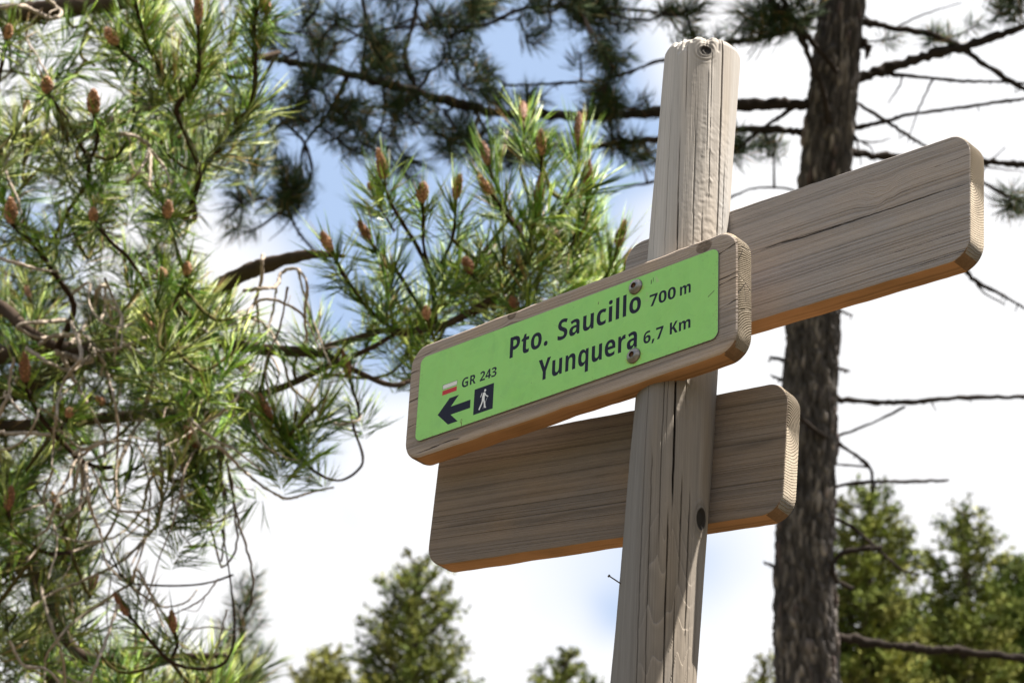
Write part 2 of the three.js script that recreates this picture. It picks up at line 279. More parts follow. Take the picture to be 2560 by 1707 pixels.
function board(label, w, yaw, tilt, pitch, off, radius, bevel, mats, wobble) {
  const s = new THREE.Shape(), a = w / 2, b = BH / 2, r = radius;
  s.moveTo(-a + r, -b); s.lineTo(a - r, -b); s.absarc(a - r, -b + r, r, -Math.PI / 2, 0); s.lineTo(a, b - r); s.absarc(a - r, b - r, r, 0, Math.PI / 2); s.lineTo(-a + r, b); s.absarc(-a + r, b - r, r, Math.PI / 2, Math.PI); s.lineTo(-a, -b + r); s.absarc(-a + r, -b + r, r, Math.PI, 1.5 * Math.PI);
  // long straight runs are split so that the edge can be a little uneven
  const out = []; const raw = s.getPoints(10);
  for (let i = 0; i < raw.length; i++) { const p = raw[i], q = raw[(i + 1) % raw.length], d = p.distanceTo(q); if (d < 1e-6) continue; const n = Math.max(1, Math.round(d / 0.012)); for (let k = 0; k < n; k++) out.push(p.clone().lerp(q, k / n)); }
  for (const p of out) { const k = wobble * 0.001 * (noise(p.x * 22, p.y * 22, w * 50) + 0.5 * noise(p.x * 70, p.y * 70, w * 90)); p.y += k; p.x += k * 0.4 * Math.sign(p.x) * (Math.abs(p.x) > a - r ? 1 : 0); }
  const g0 = new THREE.ExtrudeGeometry(new THREE.Shape(out), { depth: BT - 2 * bevel, bevelEnabled: true, bevelThickness: bevel, bevelSize: bevel, bevelOffset: -bevel, bevelSegments: 4, steps: 2 });
  g0.translate(0, 0, -BT + bevel);
  const P = g0.attributes.position, n = P.count, uv = new Float32Array(n * 2), groups = [[], [], [], [], []], A = V(), B = V(), C = V();
  for (let i = 0; i < n; i += 3) {
    A.fromBufferAttribute(P, i); B.fromBufferAttribute(P, i + 1); C.fromBufferAttribute(P, i + 2);
    const N = B.clone().sub(A).cross(C.clone().sub(A)).normalize();
    const k = Math.abs(N.z) > 0.6 ? 0 : Math.abs(N.x) > 0.72 ? 1 : N.y > 0 ? 2 : Math.abs(N.x) > 0.25 ? 4 : 3;
    [A, B, C].forEach((p, m) => { let u, v; if (k === 0) { u = p.x / w + 0.5; v = p.y / BH + 0.5; } else if (k === 1) { u = (p.z + BT) / BT; v = p.y / BH + 0.5; } else if (k === 4) { u = (p.z + BT) / BT; v = (p.x + p.y) / BH; } else { u = p.x / 0.66 + 0.5; v = -p.z / 0.0405; } uv[(i + m) * 2] = u; uv[(i + m) * 2 + 1] = v; });
    groups[k].push(i);
  }
  // smooth normals over the rounded edge, then regroup by material
  const acc = new Map(), key = (i) => [P.getX(i), P.getY(i), P.getZ(i)].map((x) => Math.round(x * 2e5)).join();
  for (let i = 0; i < n; i += 3) { A.fromBufferAttribute(P, i); B.fromBufferAttribute(P, i + 1); C.fromBufferAttribute(P, i + 2); const N = B.clone().sub(A).cross(C.clone().sub(A)); if (Math.abs(N.z) > N.length() * 0.95) N.multiplyScalar(1); for (let m = 0; m < 3; m++) { const q = key(i + m); if (!acc.has(q)) acc.set(q, V(0, 0, 0)); acc.get(q).add(N.clone().normalize()); } }
  const pos = [], nor = [], u2 = [], g = new THREE.BufferGeometry(); let start = 0;
  groups.forEach((list, k) => {
    for (const i of list) { A.fromBufferAttribute(P, i); B.fromBufferAttribute(P, i + 1); C.fromBufferAttribute(P, i + 2); const F = B.clone().sub(A).cross(C.clone().sub(A)).normalize(); for (let m = 0; m < 3; m++) { const N = acc.get(key(i + m)).clone().normalize(), q = F.dot(N) > 0.55 && k !== 0 ? N : F; pos.push(P.getX(i + m), P.getY(i + m), P.getZ(i + m)); nor.push(q.x, q.y, q.z); u2.push(uv[(i + m) * 2], uv[(i + m) * 2 + 1]); } }
    g.addGroup(start, list.length * 3, k); start += list.length * 3;
  });
  g.setAttribute('position', new THREE.Float32BufferAttribute(pos, 3)); g.setAttribute('normal', new THREE.Float32BufferAttribute(nor, 3)); g.setAttribute('uv', new THREE.Float32BufferAttribute(u2, 2));
  const m = part('sign_board', g, mats, signpost, { label });
  m.rotation.order = 'YZX'; m.rotation.set(pitch * D2R, yaw * D2R, tilt * D2R);
  m.position.set(off[0], off[1], off[2]).applyAxisAngle(V(0, 1, 0), yaw * D2R); m.position.y += PY;
  return m;
}
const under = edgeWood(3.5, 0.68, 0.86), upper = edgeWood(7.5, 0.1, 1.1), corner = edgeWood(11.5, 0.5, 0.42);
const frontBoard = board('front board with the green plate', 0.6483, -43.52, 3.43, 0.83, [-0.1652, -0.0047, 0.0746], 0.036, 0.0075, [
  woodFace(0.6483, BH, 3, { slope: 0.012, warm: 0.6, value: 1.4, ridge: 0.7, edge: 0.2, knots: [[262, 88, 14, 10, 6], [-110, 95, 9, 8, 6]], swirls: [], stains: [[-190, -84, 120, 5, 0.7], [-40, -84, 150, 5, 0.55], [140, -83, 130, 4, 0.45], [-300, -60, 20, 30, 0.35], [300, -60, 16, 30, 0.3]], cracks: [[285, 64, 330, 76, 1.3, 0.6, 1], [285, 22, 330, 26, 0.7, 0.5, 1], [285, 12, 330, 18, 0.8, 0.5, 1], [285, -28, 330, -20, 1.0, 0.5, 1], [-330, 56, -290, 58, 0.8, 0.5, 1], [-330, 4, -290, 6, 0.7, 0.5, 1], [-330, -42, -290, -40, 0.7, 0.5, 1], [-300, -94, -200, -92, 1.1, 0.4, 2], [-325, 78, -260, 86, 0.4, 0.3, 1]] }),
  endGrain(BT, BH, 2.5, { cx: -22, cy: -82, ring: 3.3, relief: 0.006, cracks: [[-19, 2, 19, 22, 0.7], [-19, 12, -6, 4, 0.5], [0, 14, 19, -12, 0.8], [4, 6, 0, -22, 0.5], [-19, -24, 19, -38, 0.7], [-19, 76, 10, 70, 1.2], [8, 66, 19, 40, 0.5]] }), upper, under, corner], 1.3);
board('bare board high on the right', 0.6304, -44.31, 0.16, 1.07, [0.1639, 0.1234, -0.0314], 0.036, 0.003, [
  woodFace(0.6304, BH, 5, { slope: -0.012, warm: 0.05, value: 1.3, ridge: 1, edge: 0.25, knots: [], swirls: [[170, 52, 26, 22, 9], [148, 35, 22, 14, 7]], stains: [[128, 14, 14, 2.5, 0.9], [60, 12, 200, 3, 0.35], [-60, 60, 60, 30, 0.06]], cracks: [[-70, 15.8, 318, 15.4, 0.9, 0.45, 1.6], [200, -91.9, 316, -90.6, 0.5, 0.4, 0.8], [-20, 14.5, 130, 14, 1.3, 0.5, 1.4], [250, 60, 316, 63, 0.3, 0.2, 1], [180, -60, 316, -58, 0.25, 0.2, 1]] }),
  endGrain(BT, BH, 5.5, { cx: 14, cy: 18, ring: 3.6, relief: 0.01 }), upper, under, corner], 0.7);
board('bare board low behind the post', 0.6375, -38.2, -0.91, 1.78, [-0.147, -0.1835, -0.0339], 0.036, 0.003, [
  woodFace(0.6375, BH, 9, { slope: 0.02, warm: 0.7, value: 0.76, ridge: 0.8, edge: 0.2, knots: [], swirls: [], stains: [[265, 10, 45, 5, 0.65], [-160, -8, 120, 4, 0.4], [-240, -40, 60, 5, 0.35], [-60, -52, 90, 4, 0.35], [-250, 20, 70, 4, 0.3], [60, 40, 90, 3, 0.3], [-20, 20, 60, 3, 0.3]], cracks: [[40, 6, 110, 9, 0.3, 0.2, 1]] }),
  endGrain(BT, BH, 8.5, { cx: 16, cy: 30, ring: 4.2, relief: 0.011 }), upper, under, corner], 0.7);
// green plate with its print, and its two bolts
{
  const pw = 0.5885, ph = 0.1508, r = 0.0125, s = new THREE.Shape(), a = pw / 2, b = ph / 2;
  s.moveTo(-a + r, -b); s.lineTo(a - r, -b); s.absarc(a - r, -b + r, r, -Math.PI / 2, 0); s.lineTo(a, b - r); s.absarc(a - r, b - r, r, 0, Math.PI / 2); s.lineTo(-a + r, b); s.absarc(-a + r, b - r, r, Math.PI / 2, Math.PI); s.lineTo(-a, -b + r); s.absarc(-a + r, -b + r, r, Math.PI, 1.5 * Math.PI);
  const g = new THREE.ExtrudeGeometry(s, { depth: 0.0018, bevelEnabled: true, bevelThickness: 0.0004, bevelSize: 0.0004, bevelOffset: -0.0004, bevelSegments: 2, curveSegments: 12 });
  g.translate(0, 0, 0.0005);
  const P = g.attributes.position, uv = g.attributes.uv; for (let i = 0; i < P.count; i++) uv.setXY(i, P.getX(i) / pw + 0.5, P.getY(i) / ph + 0.5);
  const cw = 2048, ch = 525, S = cw / 588.5, cv = document.createElement('canvas'); cv.width = cw; cv.height = ch;
  const c = cv.getContext('2d'), INK = '#10142a'; c.fillStyle = '#9bdb7a'; c.fillRect(0, 0, cw, ch);
  const R = rng(44);
  for (let i = 0; i < 700; i++) { c.globalAlpha = 0.015 + 0.02 * R(); c.fillStyle = R() < 0.5 ? '#6fae52' : '#8ec46c'; c.beginPath(); c.ellipse(R() * cw, R() * ch, 20 + R() * 90, 8 + R() * 30, R() * 3, 0, 7); c.fill(); }
  c.globalAlpha = 1;
  const fit = (t, x0, x1, base, cap) => {
    c.font = 'bold 200px sans-serif'; const mE = c.measureText('E'), capPx = mE.actualBoundingBoxAscent || 143, m = c.measureText(t), l = m.actualBoundingBoxLeft || 0, wd = (m.actualBoundingBoxRight || m.width) + l;
    c.save(); c.translate(x0 * S, base * S); c.scale((x1 - x0) * S / wd, cap * S / capPx); c.fillStyle = INK; c.textBaseline = 'alphabetic'; c.fillText(t, l, 0); c.restore();
  };
  fit('Pto.', 190.5, 267, 60.3, 36.4); fit('Saucillo', 286.5, 446.8, 60, 35); fit('Yunquera', 251, 441, 119.3, 36);
  fit('700', 462.7, 511.5, 59.2, 20); fit('m', 519, 538.8, 59.2, 20); fit('6,7', 453, 490, 119, 20); fit('Km', 501.6, 539.2, 118.4, 19.6); fit('GR', 93.3, 122.5, 82.4, 16.4); fit('243', 131, 165.4, 82.4, 16.4);
  const poly = (fill, ...p) => { c.fillStyle = fill; c.beginPath(); p.forEach(([x, y], i) => (i ? c.lineTo(x * S, y * S) : c.moveTo(x * S, y * S))); c.closePath(); c.fill(); };
  poly('#4a5560', [52.5, 65], [83.2, 65], [83.2, 73.2], [52.5, 73.2]); poly('#e6e6e2', [53.1, 65.6], [82.6, 65.6], [82.6, 72.6], [53.1, 72.6]); poly('#c33a40', [52.5, 75.6], [83, 75.6], [83, 83.6], [52.5, 83.6]);
  poly(INK, [45.7, 115.9], [69.1, 92.8], [88.6, 92.8], [73, 108.8], [114, 108.8], [114, 123.3], [73.5, 123.3], [89.4, 139.2], [69.1, 139.2]);
  poly(INK, [121.4, 93.8], [161.3, 93.8], [161.3, 138.3], [121.4, 138.3]);
  const WHT = '#eceff0'; c.fillStyle = WHT; c.beginPath(); c.arc(143.6 * S, 101.5 * S, 2.2 * S, 0, 7); c.fill();
  const line = (wd, ...p) => { c.strokeStyle = WHT; c.lineWidth = wd * S; c.lineCap = 'round'; c.lineJoin = 'round'; c.beginPath(); p.forEach(([x, y], i) => (i ? c.lineTo(x * S, y * S) : c.moveTo(x * S, y * S))); c.stroke(); };
  poly(WHT, [139.8, 104.6], [143.6, 104.4], [144.8, 107.4], [143.4, 112], [143.6, 117.6], [137.8, 117.6], [138.2, 111]);
  line(1.5, [137.4, 104.8], [135, 110.6]); line(1.7, [143.4, 106], [145.8, 111], [150, 113.6]); line(2.9, [139.6, 117.4], [137.6, 123.5], [133.4, 131.4]); line(2.9, [141.8, 117.4], [143.6, 123.4], [144.9, 130.8]); line(1.4, [144.4, 131.6], [147, 132]); line(0.6, [149.8, 113.2], [144.4, 125], [141.2, 132.6]); line(1.2, [133, 131.4], [133.8, 132.8]);
  // scuffs and dirt
  const scuff = (fill, al, ...p) => { c.globalAlpha = al; poly(fill, ...p); c.globalAlpha = 1; };
  scuff('#a9cf8a', 0.9, [472.6, 6.5], [481, 21], [474.5, 21.8]); scuff('#a5cb86', 0.6, [457, 30], [461, 36], [456, 38]); scuff('#a5cb86', 0.7, [455, 42], [462, 46], [456, 48]); scuff('#3d4a2c', 0.8, [464.6, 14], [466.2, 13], [466.2, 20], [464.6, 21]); scuff('#3d4a2c', 0.7, [468.4, 11], [469.6, 10.6], [469.6, 18], [468.6, 18]);
  for (let i = 0; i < 7; i++) scuff('#4a4a2a', 0.8, [570 + i * 1.6, 77.6 - i], [571.6 + i * 1.6, 76.2 - i], [572.2 + i * 1.6, 77 - i], [570.8 + i * 1.6, 78.8 - i]);
  line(0, [0, 0], [0, 0]); c.strokeStyle = '#6d6a3a'; c.lineWidth = 0.8 * S; c.beginPath(); c.ellipse(97.2 * S, 141 * S, 1.2 * S, 3 * S, 0.2, 0, 7); c.stroke(); scuff('#5e4a2a', 0.9, [97, 144], [98.6, 144], [98.8, 150.8], [97.8, 150.8]);
  scuff('#55602e', 0.7, [364, 18], [366, 17.4], [365.6, 22], [364, 22]);
  for (let i = 0; i < 46; i++) { c.globalAlpha = 0.5 * R(); c.fillStyle = R() < 0.4 ? '#cfe6b4' : '#4f5c33'; c.beginPath(); c.arc(R() * cw, R() * ch, 0.8 + R() * 1.8, 0, 7); c.fill(); }
  for (let i = 0; i < 40; i++) { const sx = R() * cw, g2 = c.createLinearGradient(0, 0, 0, ch); g2.addColorStop(0, 'rgba(70,90,40,0)'); g2.addColorStop(0.2 + 0.3 * R(), 'rgba(70,90,40,' + (0.01 + 0.025 * R()) + ')'); g2.addColorStop(1, 'rgba(70,90,40,0)'); c.fillStyle = g2; c.fillRect(sx, 0, 6 + R() * 50, ch); }
  for (let i = 0; i < 26; i++) { c.globalAlpha = 0.12 + 0.2 * R(); c.strokeStyle = R() < 0.6 ? '#b5dc9a' : '#5c7a45'; c.lineWidth = 1 + R() * 1.2; const a = R() * cw, b = R() * ch; c.beginPath(); c.moveTo(a, b); c.quadraticCurveTo(a + (R() - 0.5) * 60, b + (R() - 0.5) * 40, a + (R() - 0.5) * 140, b + (R() - 0.5) * 70); c.stroke(); }
  for (let i = 0; i < 900; i++) { const q = R() < 0.5 ? 1 : 0; c.globalAlpha = 0.1 * R(); c.fillStyle = '#5d5f33'; const e = R() * R() * 46; c.beginPath(); if (q) c.arc(R() * cw, R() < 0.7 ? ch - e : e, 1 + R() * 4, 0, 7); else c.arc(R() < 0.5 ? e : cw - e, R() * ch, 1 + R() * 4, 0, 7); c.fill(); }
  for (let i = 0; i < 260; i++) { c.globalAlpha = 0.35 * R(); c.fillStyle = '#6b6a36'; c.fillRect(R() * cw, ch - 2 - R() * R() * 7, 2 + R() * 12, 2 + R() * 3); }
  for (const [bx, by] of [[436.2, 132.7], [436.4, 15.8]]) for (let i = 0; i < 60; i++) { const q = R() * 6.28, d = (13 + 2.2 * R() * R() * 2) * S; c.globalAlpha = 0.25 * R(); c.fillStyle = '#b98a2c'; c.beginPath(); c.arc(bx * S + Math.cos(q) * d, by * S + Math.abs(Math.sin(q)) * d, 1.5 + R() * 3, 0, 7); c.fill(); }
  c.globalAlpha = 1;
  const map = new THREE.CanvasTexture(cv); map.colorSpace = THREE.SRGBColorSpace; map.anisotropy = 8;
  const plate = part('sign_plate', g, [new THREE.MeshPhysicalMaterial({ map, roughness: 0.45, specularIntensity: 0.4 }), new THREE.MeshStandardMaterial({ color: new THREE.Color().setRGB(0.2, 0.2, 0.19), roughness: 0.5, metalness: 0.6 })], frontBoard, { label: 'green metal plate with dark lettering, arrow and hiker symbol' });
  plate.position.set(-0.0035, 0.001, 0);
  // domed bolt heads with a socket
  const prof = [[0.0001, 0.0018], [0.0042, 0.0018], [0.0043, 0.0062], [0.0050, 0.0066], [0.0085, 0.0054], [0.0113, 0.0032], [0.0124, 0.0016], [0.0126, 0.0002], [0.0126, 0]].map(([x, y]) => new THREE.Vector2(x, y));
  const bg = new THREE.LatheGeometry(prof, 28); bg.rotateX(Math.PI / 2);
  { const p = bg.attributes.position, cl = []; for (let i = 0; i < p.count; i++) { const rr = Math.hypot(p.getX(i), p.getY(i)), n = noise(p.getX(i) * 300, p.getY(i) * 300, 3.5), rust = rr < 0.0044 ? 0.95 : clamp(0.05 + 0.35 * n + sstep(0.0115, 0.0126, rr) * 0.5); cl.push(lerp(0.24, 0.11, rust), lerp(0.23, 0.06, rust), lerp(0.21, 0.035, rust)); } bg.setAttribute('color', new THREE.Float32BufferAttribute(cl, 3)); }
  const bm = new THREE.MeshStandardMaterial({ vertexColors: true, metalness: 0.85, roughness: 0.3 });
  for (const [x, y, t] of [[436.3, 15.8, 0], [435.9, 132.7, 1]]) { const o = part('bolt', bg, bm, frontBoard); o.position.set(x / 1000 - a - 0.0035, b - y / 1000 + 0.001, 0.0026); o.rotation.z = t * 2.1; }
}

// ---------------------------------------------------------------- pine foliage: needles, buds, shoots
const needleMat = new THREE.MeshPhysicalMaterial({ vertexColors: true, roughness: 0.34, specularIntensity: 0.55 });
const darkNeedleMat = new THREE.MeshPhysicalMaterial({ vertexColors: true, roughness: 0.6, specularIntensity: 0.2 });
// needles round the last stretch of a shoot that ends at the origin and runs along +y
function needles(seed, { n = 170, len = 0.14, stem = 0.17, width = 0.0024, open = [0.3, 1.15], up = 0.25, hues, past = 0 }) {
  const R = rng(seed), pos = [], idx = [], col = [], NC = Math.round(n / 1.4), clumps = Array.from({ length: NC }, (_, i) => { const u = 0.08 + 0.92 * Math.pow((i + R()) / NC, 0.9), h = Math.floor(R() * hues.length); return { u, az: i * 2.39996 + (R() - 0.5) * 1.2, an: lerp(open[0], open[1], u) + (R() - 0.5) * 0.5, h, b: 0.6 + 0.7 * R() }; });
  for (let k = 0; k < n; k++) {
    const cl = clumps[Math.floor(R() * NC)], u = clamp(cl.u + (R() - 0.5) * 0.06), az = cl.az + (R() - 0.5) * 0.3, an = cl.an + (R() - 0.5) * 0.24, L = len * (0.7 + 0.42 * R()) * lerp(1, 0.85, u), y0 = -stem * u + past;
    let dir = V(Math.cos(az) * Math.sin(an), Math.cos(an), Math.sin(az) * Math.sin(an));
    const old = R() < 0.05, h = R() < 0.6 ? hues[cl.h] : hues[Math.floor(R() * hues.length)], br = cl.b * (0.75 + 0.5 * R()), c = old ? [0.26, 0.17, 0.06] : [h[0] * br * 0.88, h[1] * br * 0.98, h[2] * br * 0.8];
    for (let pair = 0; pair < 2; pair++) {
      const d = dir.clone().add(V((R() - 0.5) * 0.06, (R() - 0.5) * 0.06, (R() - 0.5) * 0.06)).normalize(), side = V(0, 1, 0).cross(d).normalize(), oth = d.clone().cross(side), bend = up * L * (0.1 + R() * 0.8) * (R() < 0.3 ? -1 : 1);
      const p0 = V(0, y0, 0).add(d.clone().multiplyScalar(0.004)), mid = p0.clone().add(d.clone().multiplyScalar(L * 0.5)).add(V(0, bend * 0.22, 0)), tip = p0.clone().add(d.clone().multiplyScalar(L)).add(V(0, bend, 0)), b = pos.length / 3;
      [[p0, 0.75], [mid, 1]].forEach(([p, w]) => { for (let q = 0; q < 3; q++) { const a = q * 2.0944 + k, e = width * 0.5 * w; pos.push(p.x + (side.x * Math.cos(a) + oth.x * Math.sin(a)) * e, p.y + (side.y * Math.cos(a) + oth.y * Math.sin(a)) * e, p.z + (side.z * Math.cos(a) + oth.z * Math.sin(a)) * e); col.push(...c); } });
      pos.push(tip.x, tip.y, tip.z); col.push(c[0] * 1.15, c[1] * 1.1, c[2]);
      for (let q = 0; q < 3; q++) { const r = (q + 1) % 3; idx.push(b + q, b + r, b + 3 + r, b + q, b + 3 + r, b + 3 + q, b + 3 + q, b + 3 + r, b + 6); }
    }
  }
  return geo(pos, idx, col);
}
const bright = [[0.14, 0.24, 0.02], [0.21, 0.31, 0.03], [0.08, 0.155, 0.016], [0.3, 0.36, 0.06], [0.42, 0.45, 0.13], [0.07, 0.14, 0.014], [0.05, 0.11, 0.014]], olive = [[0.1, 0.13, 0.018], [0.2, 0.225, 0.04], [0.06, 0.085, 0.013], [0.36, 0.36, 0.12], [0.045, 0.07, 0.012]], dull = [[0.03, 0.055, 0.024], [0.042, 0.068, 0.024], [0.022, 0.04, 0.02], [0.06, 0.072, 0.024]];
const tufts = {
  candle: [0, 1, 2, 3, 4, 5].map((i) => needles(100 + i, { n: 84, len: 0.15, stem: 0.2, open: [0.22, 0.95], up: 0.22, hues: bright })),
  fill: [0, 1, 2, 3, 4, 5].map((i) => needles(200 + i, { n: 72, len: 0.135, stem: 0.2, open: [0.3, 1.25], up: 0.15, hues: i % 2 ? olive : bright })),
  inner: [0, 1, 2, 3].map((i) => needles(400 + i, { n: 72, len: 0.14, stem: 0.2, open: [0.3, 1.25], up: 0.15, hues: [[0.05, 0.08, 0.014], [0.08, 0.105, 0.018], [0.035, 0.058, 0.012], [0.12, 0.13, 0.03]] })),  // darker greens stand for the shade inside the crown
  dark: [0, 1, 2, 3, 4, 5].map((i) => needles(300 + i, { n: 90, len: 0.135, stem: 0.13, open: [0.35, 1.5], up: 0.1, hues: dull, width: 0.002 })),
};
// pollen cone cluster: many small scales on a spindle; base at the origin, along +y
function bud(seed, len, wide, ripe) {
  const R = rng(seed), parts = [], core = new THREE.LatheGeometry([[0.0001, 0], [0.3, 0.02], [0.5, 0.2], [0.52, 0.45], [0.38, 0.75], [0.16, 0.95], [0.0001, 1.02]].map(([x, y]) => new THREE.Vector2(x * wide, y * len)), 9).toNonIndexed();
  const paint = (g, c) => { const k = g.attributes.position.count, a = new Float32Array(k * 3); for (let i = 0; i < k; i++) a.set(c, i * 3); g.setAttribute('color', new THREE.BufferAttribute(a, 3)); g.deleteAttribute('uv'); return g; };
  parts.push(paint(core, [0.16, 0.07, 0.035]));
  const n = Math.round(50 * len / 0.06);
  for (let k = 0; k < n; k++) {
    const t = k / n, az = k * 2.39996 + R() * 0.3, prof = wide * 0.52 * Math.pow(Math.sin(Math.PI * lerp(0.12, 0.97, t)), 0.7) * (1 - 0.3 * t), s = (ripe ? 0.0044 : 0.0034) * (1.1 - 0.45 * t) * (0.8 + 0.4 * R());
    const g = new THREE.IcosahedronGeometry(1, 1); g.scale(s, s * 1.45, s); g.rotateZ(-0.5); g.rotateY(-az); g.translate(Math.cos(az) * prof, lerp(0.08, 0.98, t) * len, Math.sin(az) * prof);
    const v = 0.45 + 0.95 * R(), m = ripe ? lerp(0.75, 1, t) : 0.55; parts.push(paint(g.index ? g.toNonIndexed() : g, [0.46 * v * m, 0.25 * v * m * (ripe ? 1 : 0.85), 0.145 * v * m * (ripe ? 1 : 0.8)]));
  }
  return mergeGeometries(parts);
}
const buds = [bud(1, 0.062, 0.019, true), bud(2, 0.08, 0.02, true), bud(3, 0.052, 0.023, true), bud(4, 0.066, 0.021, false), bud(5, 0.074, 0.023, false)];
const budMat = new THREE.MeshStandardMaterial({ vertexColors: true, roughness: 0.7 });
const YUP = V(0, 1, 0);
function setAlong(m, p, dir, roll) { m.quaternion.setFromUnitVectors(YUP, dir).multiply(new THREE.Quaternion().setFromAxisAngle(YUP, roll)); m.position.copy(p); }
const twigTone = [0.04, 0.026, 0.018], limbTone = [0.06, 0.044, 0.034], deadTone = [0.32, 0.27, 0.225], greenTwig = [0.07, 0.06, 0.022];

// ---------------------------------------------------------------- the near pine on the left
{
  const D = 6.3, base = at(-900, 900, 7.6).setY(0);
  const tree = thing('pine_tree', 'sunlit green pine on the left with orange buds and twisted grey twigs', 'tree', base);
  const P = (x, y, d = D) => at(x, y, d), R = rng(77);
  const limbs = [];                                  // sampled points that twigs may grow from
  const limb = (pts, w, name = 'limb', tone = limbTone, opt = {}) => {
    const q = pts.map((p) => (p.isVector3 ? p : P(p[0], p[1], p[2] || D))), rad = w.map((k) => pxm(k, pts[0][2] || D) / 2);
    const c = new THREE.CatmullRomCurve3(q, false, 'centripetal'); for (let i = 0; i <= 24; i++) if (name === 'limb' || name === 'shoot') limbs.push(c.getPoint(i / 24));
    return part(name, tube(q, rad, { seed: q.length * 31 + limbs.length, tone, base, sides: w[0] > 20 ? 12 : 7, step: w[0] > 20 ? 0.02 : 0.018, rough: 0.18, ...opt }), barkMat, tree);
  };
  const trunkTop = at(-760, 0, 7.9);
  part('trunk', tube([base.clone(), base.clone().lerp(trunkTop, 0.35).add(V(0.08, 0, 0)), base.clone().lerp(trunkTop, 0.7).add(V(-0.05, 0, 0.05)), trunkTop, at(-600, -900, 8)], [0.17, 0.14, 0.11, 0.09, 0.05], { seed: 3, tone: [0.1, 0.075, 0.06], sides: 16, base }), barkMat, tree);
  limb([[-800, 560, 7.6], [-300, 460, 7.3], [0, 345, 7.2], [160, 300, 7.2], [250, 285, 7.2], [360, 235, 7.3], [500, 160, 7.5], [640, 120, 7.8]], [95, 60, 40, 34, 30, 24, 18, 10]);
  limb([[-780, 180, 7.7], [-300, 80, 7.4], [40, 30, 7.2], [190, 14, 7.1], [300, 2, 7.1], [420, -30, 7]], [70, 56, 44, 40, 30, 16]);
  limb([[-850, 1100, 7.5], [-300, 980, 7.2], [60, 880, 7.0], [250, 800, 6.9], [400, 740, 6.8], [509, 655, 6.7], [600, 612, 6.6], [709, 585, 6.5], [790, 588, 6.4]], [90, 70, 56, 46, 40, 36, 30, 20, 8]);
  limb([[-800, 900, 7.4], [-200, 830, 7.0], [200, 800, 6.8], [420, 770, 6.6], [504, 787, 6.5], [620, 803, 6.45], [738, 810, 6.4]], [70, 50, 36, 26, 24, 22, 20]);
  limb([[738, 810, 6.4], [754, 795, 6.4], [820, 777, 6.4], [879, 759, 6.4], [940, 762, 6.35], [1000, 752, 6.3], [1080, 712, 6.3], [1150, 665, 6.3], [1215, 570, 6.3]], [20, 17, 15, 14, 12, 12, 10, 9, 7]);
  limb([[781, 829, 6.45], [850, 800, 6.42], [919, 763, 6.4], [985, 752, 6.38], [1060, 735, 6.35]], [12, 12, 11, 10, 8]);
  limb([[738, 810, 6.4], [820, 853, 6.4], [899, 884, 6.4], [950, 872, 6.45], [1020, 840, 6.5], [1100, 800, 6.5]], [18, 15, 12, 11, 9, 6]);
  limb([[-700, 1050, 7.2], [0, 985, 7], [234, 960, 6.9], [400, 950, 6.8], [508, 947, 6.8], [600, 940, 6.8]], [60, 40, 26, 20, 16, 10]);
  limb([[380, 945, 6.9], [449, 915, 6.8], [586, 908, 6.7], [670, 880, 6.6], [742, 845, 6.5], [790, 822, 6.45]], [22, 18, 17, 16, 14, 10]);
  limb([[-800, 1500, 7.4], [-200, 1420, 7.3], [70, 1290, 7.2], [96, 1420, 7.25], [112, 1500, 7.3], [118, 1640, 7.3]], [50, 46, 40, 44, 46, 50], 'limb', [0.05, 0.038, 0.032]);
  limb([[-500, 1280, 7.2], [0, 1240, 7], [80, 1310, 6.9], [180, 1500, 6.9], [330, 1510, 6.9], [520, 1505, 6.9]], [44, 34, 28, 26, 24, 12], 'limb', [0.06, 0.045, 0.035]);
  limb([[200, 300, 7.2], [430, 505, 6.9], [445, 455, 6.6]], [20, 14, 10]);
  limb([[-300, 640, 7], [0, 705, 6.6], [60, 755, 6.5], [130, 797, 6.5], [210, 806, 6.6]], [40, 28, 22, 20, 16]);
  // shoots: [points from tip to base, px], widths, needles, bud (index, or -1)
  const shoot = (pts, w, kind, budIx, opt = {}) => {
    const d0 = opt.d || D + (R() - 0.5) * 0.35, q = pts.map(([x, y], i) => P(x, y, lerp(d0, D + 0.15, i / Math.max(1, pts.length - 1))));
    const s = part('shoot', tube(q, w.map((k) => pxm(k, D) / 2), { seed: limbs.length + 5, tone: opt.tone || twigTone, base, sides: 6, step: 0.012, rough: 0.35, vary: 0.4 }), barkMat, tree);
    const c = new THREE.CatmullRomCurve3(q, false, 'centripetal'); for (let i = 6; i <= 24; i++) limbs.push(c.getPoint(i / 24));
    const dir = c.getPoint(0).sub(c.getPoint(Math.min(1, 0.09 / c.getLength()))).normalize(), tip = q[0].clone();
    const list = tufts[kind], stops = opt.stops || 1, L = c.getLength();
    for (let k = 0; k < stops; k++) {                // older whorls further down the stem
      const u = Math.min(0.95, k * 0.17 / L), p = c.getPoint(u), t = c.getTangent(u).negate();
      const nm = part('needles', list[Math.floor(R() * list.length)], needleMat, s, { kind: 'stuff' });
      setAlong(nm, p.sub(base), t, R() * 6.28); if (opt.scale) nm.scale.setScalar(opt.scale); if (k) nm.scale.multiplyScalar(0.85);
    }
    if (budIx >= 0) { const b = part(budIx < 3 ? 'pollen_cone' : 'bud', buds[budIx], budMat, s); const bd = dir.clone().add(V(0, 0.25, 0)).normalize(); setAlong(b, tip.clone().sub(bd.clone().multiplyScalar(0.008)).sub(base), bd, R() * 6.28); { const e = (opt.bs || 1) * (1.0 + 0.2 * R()); b.scale.set(e * (0.85 + 0.3 * R()), e * (0.85 + 0.35 * R()), e); b.rotateX((R() - 0.5) * 0.35); } }
    return s;
  };
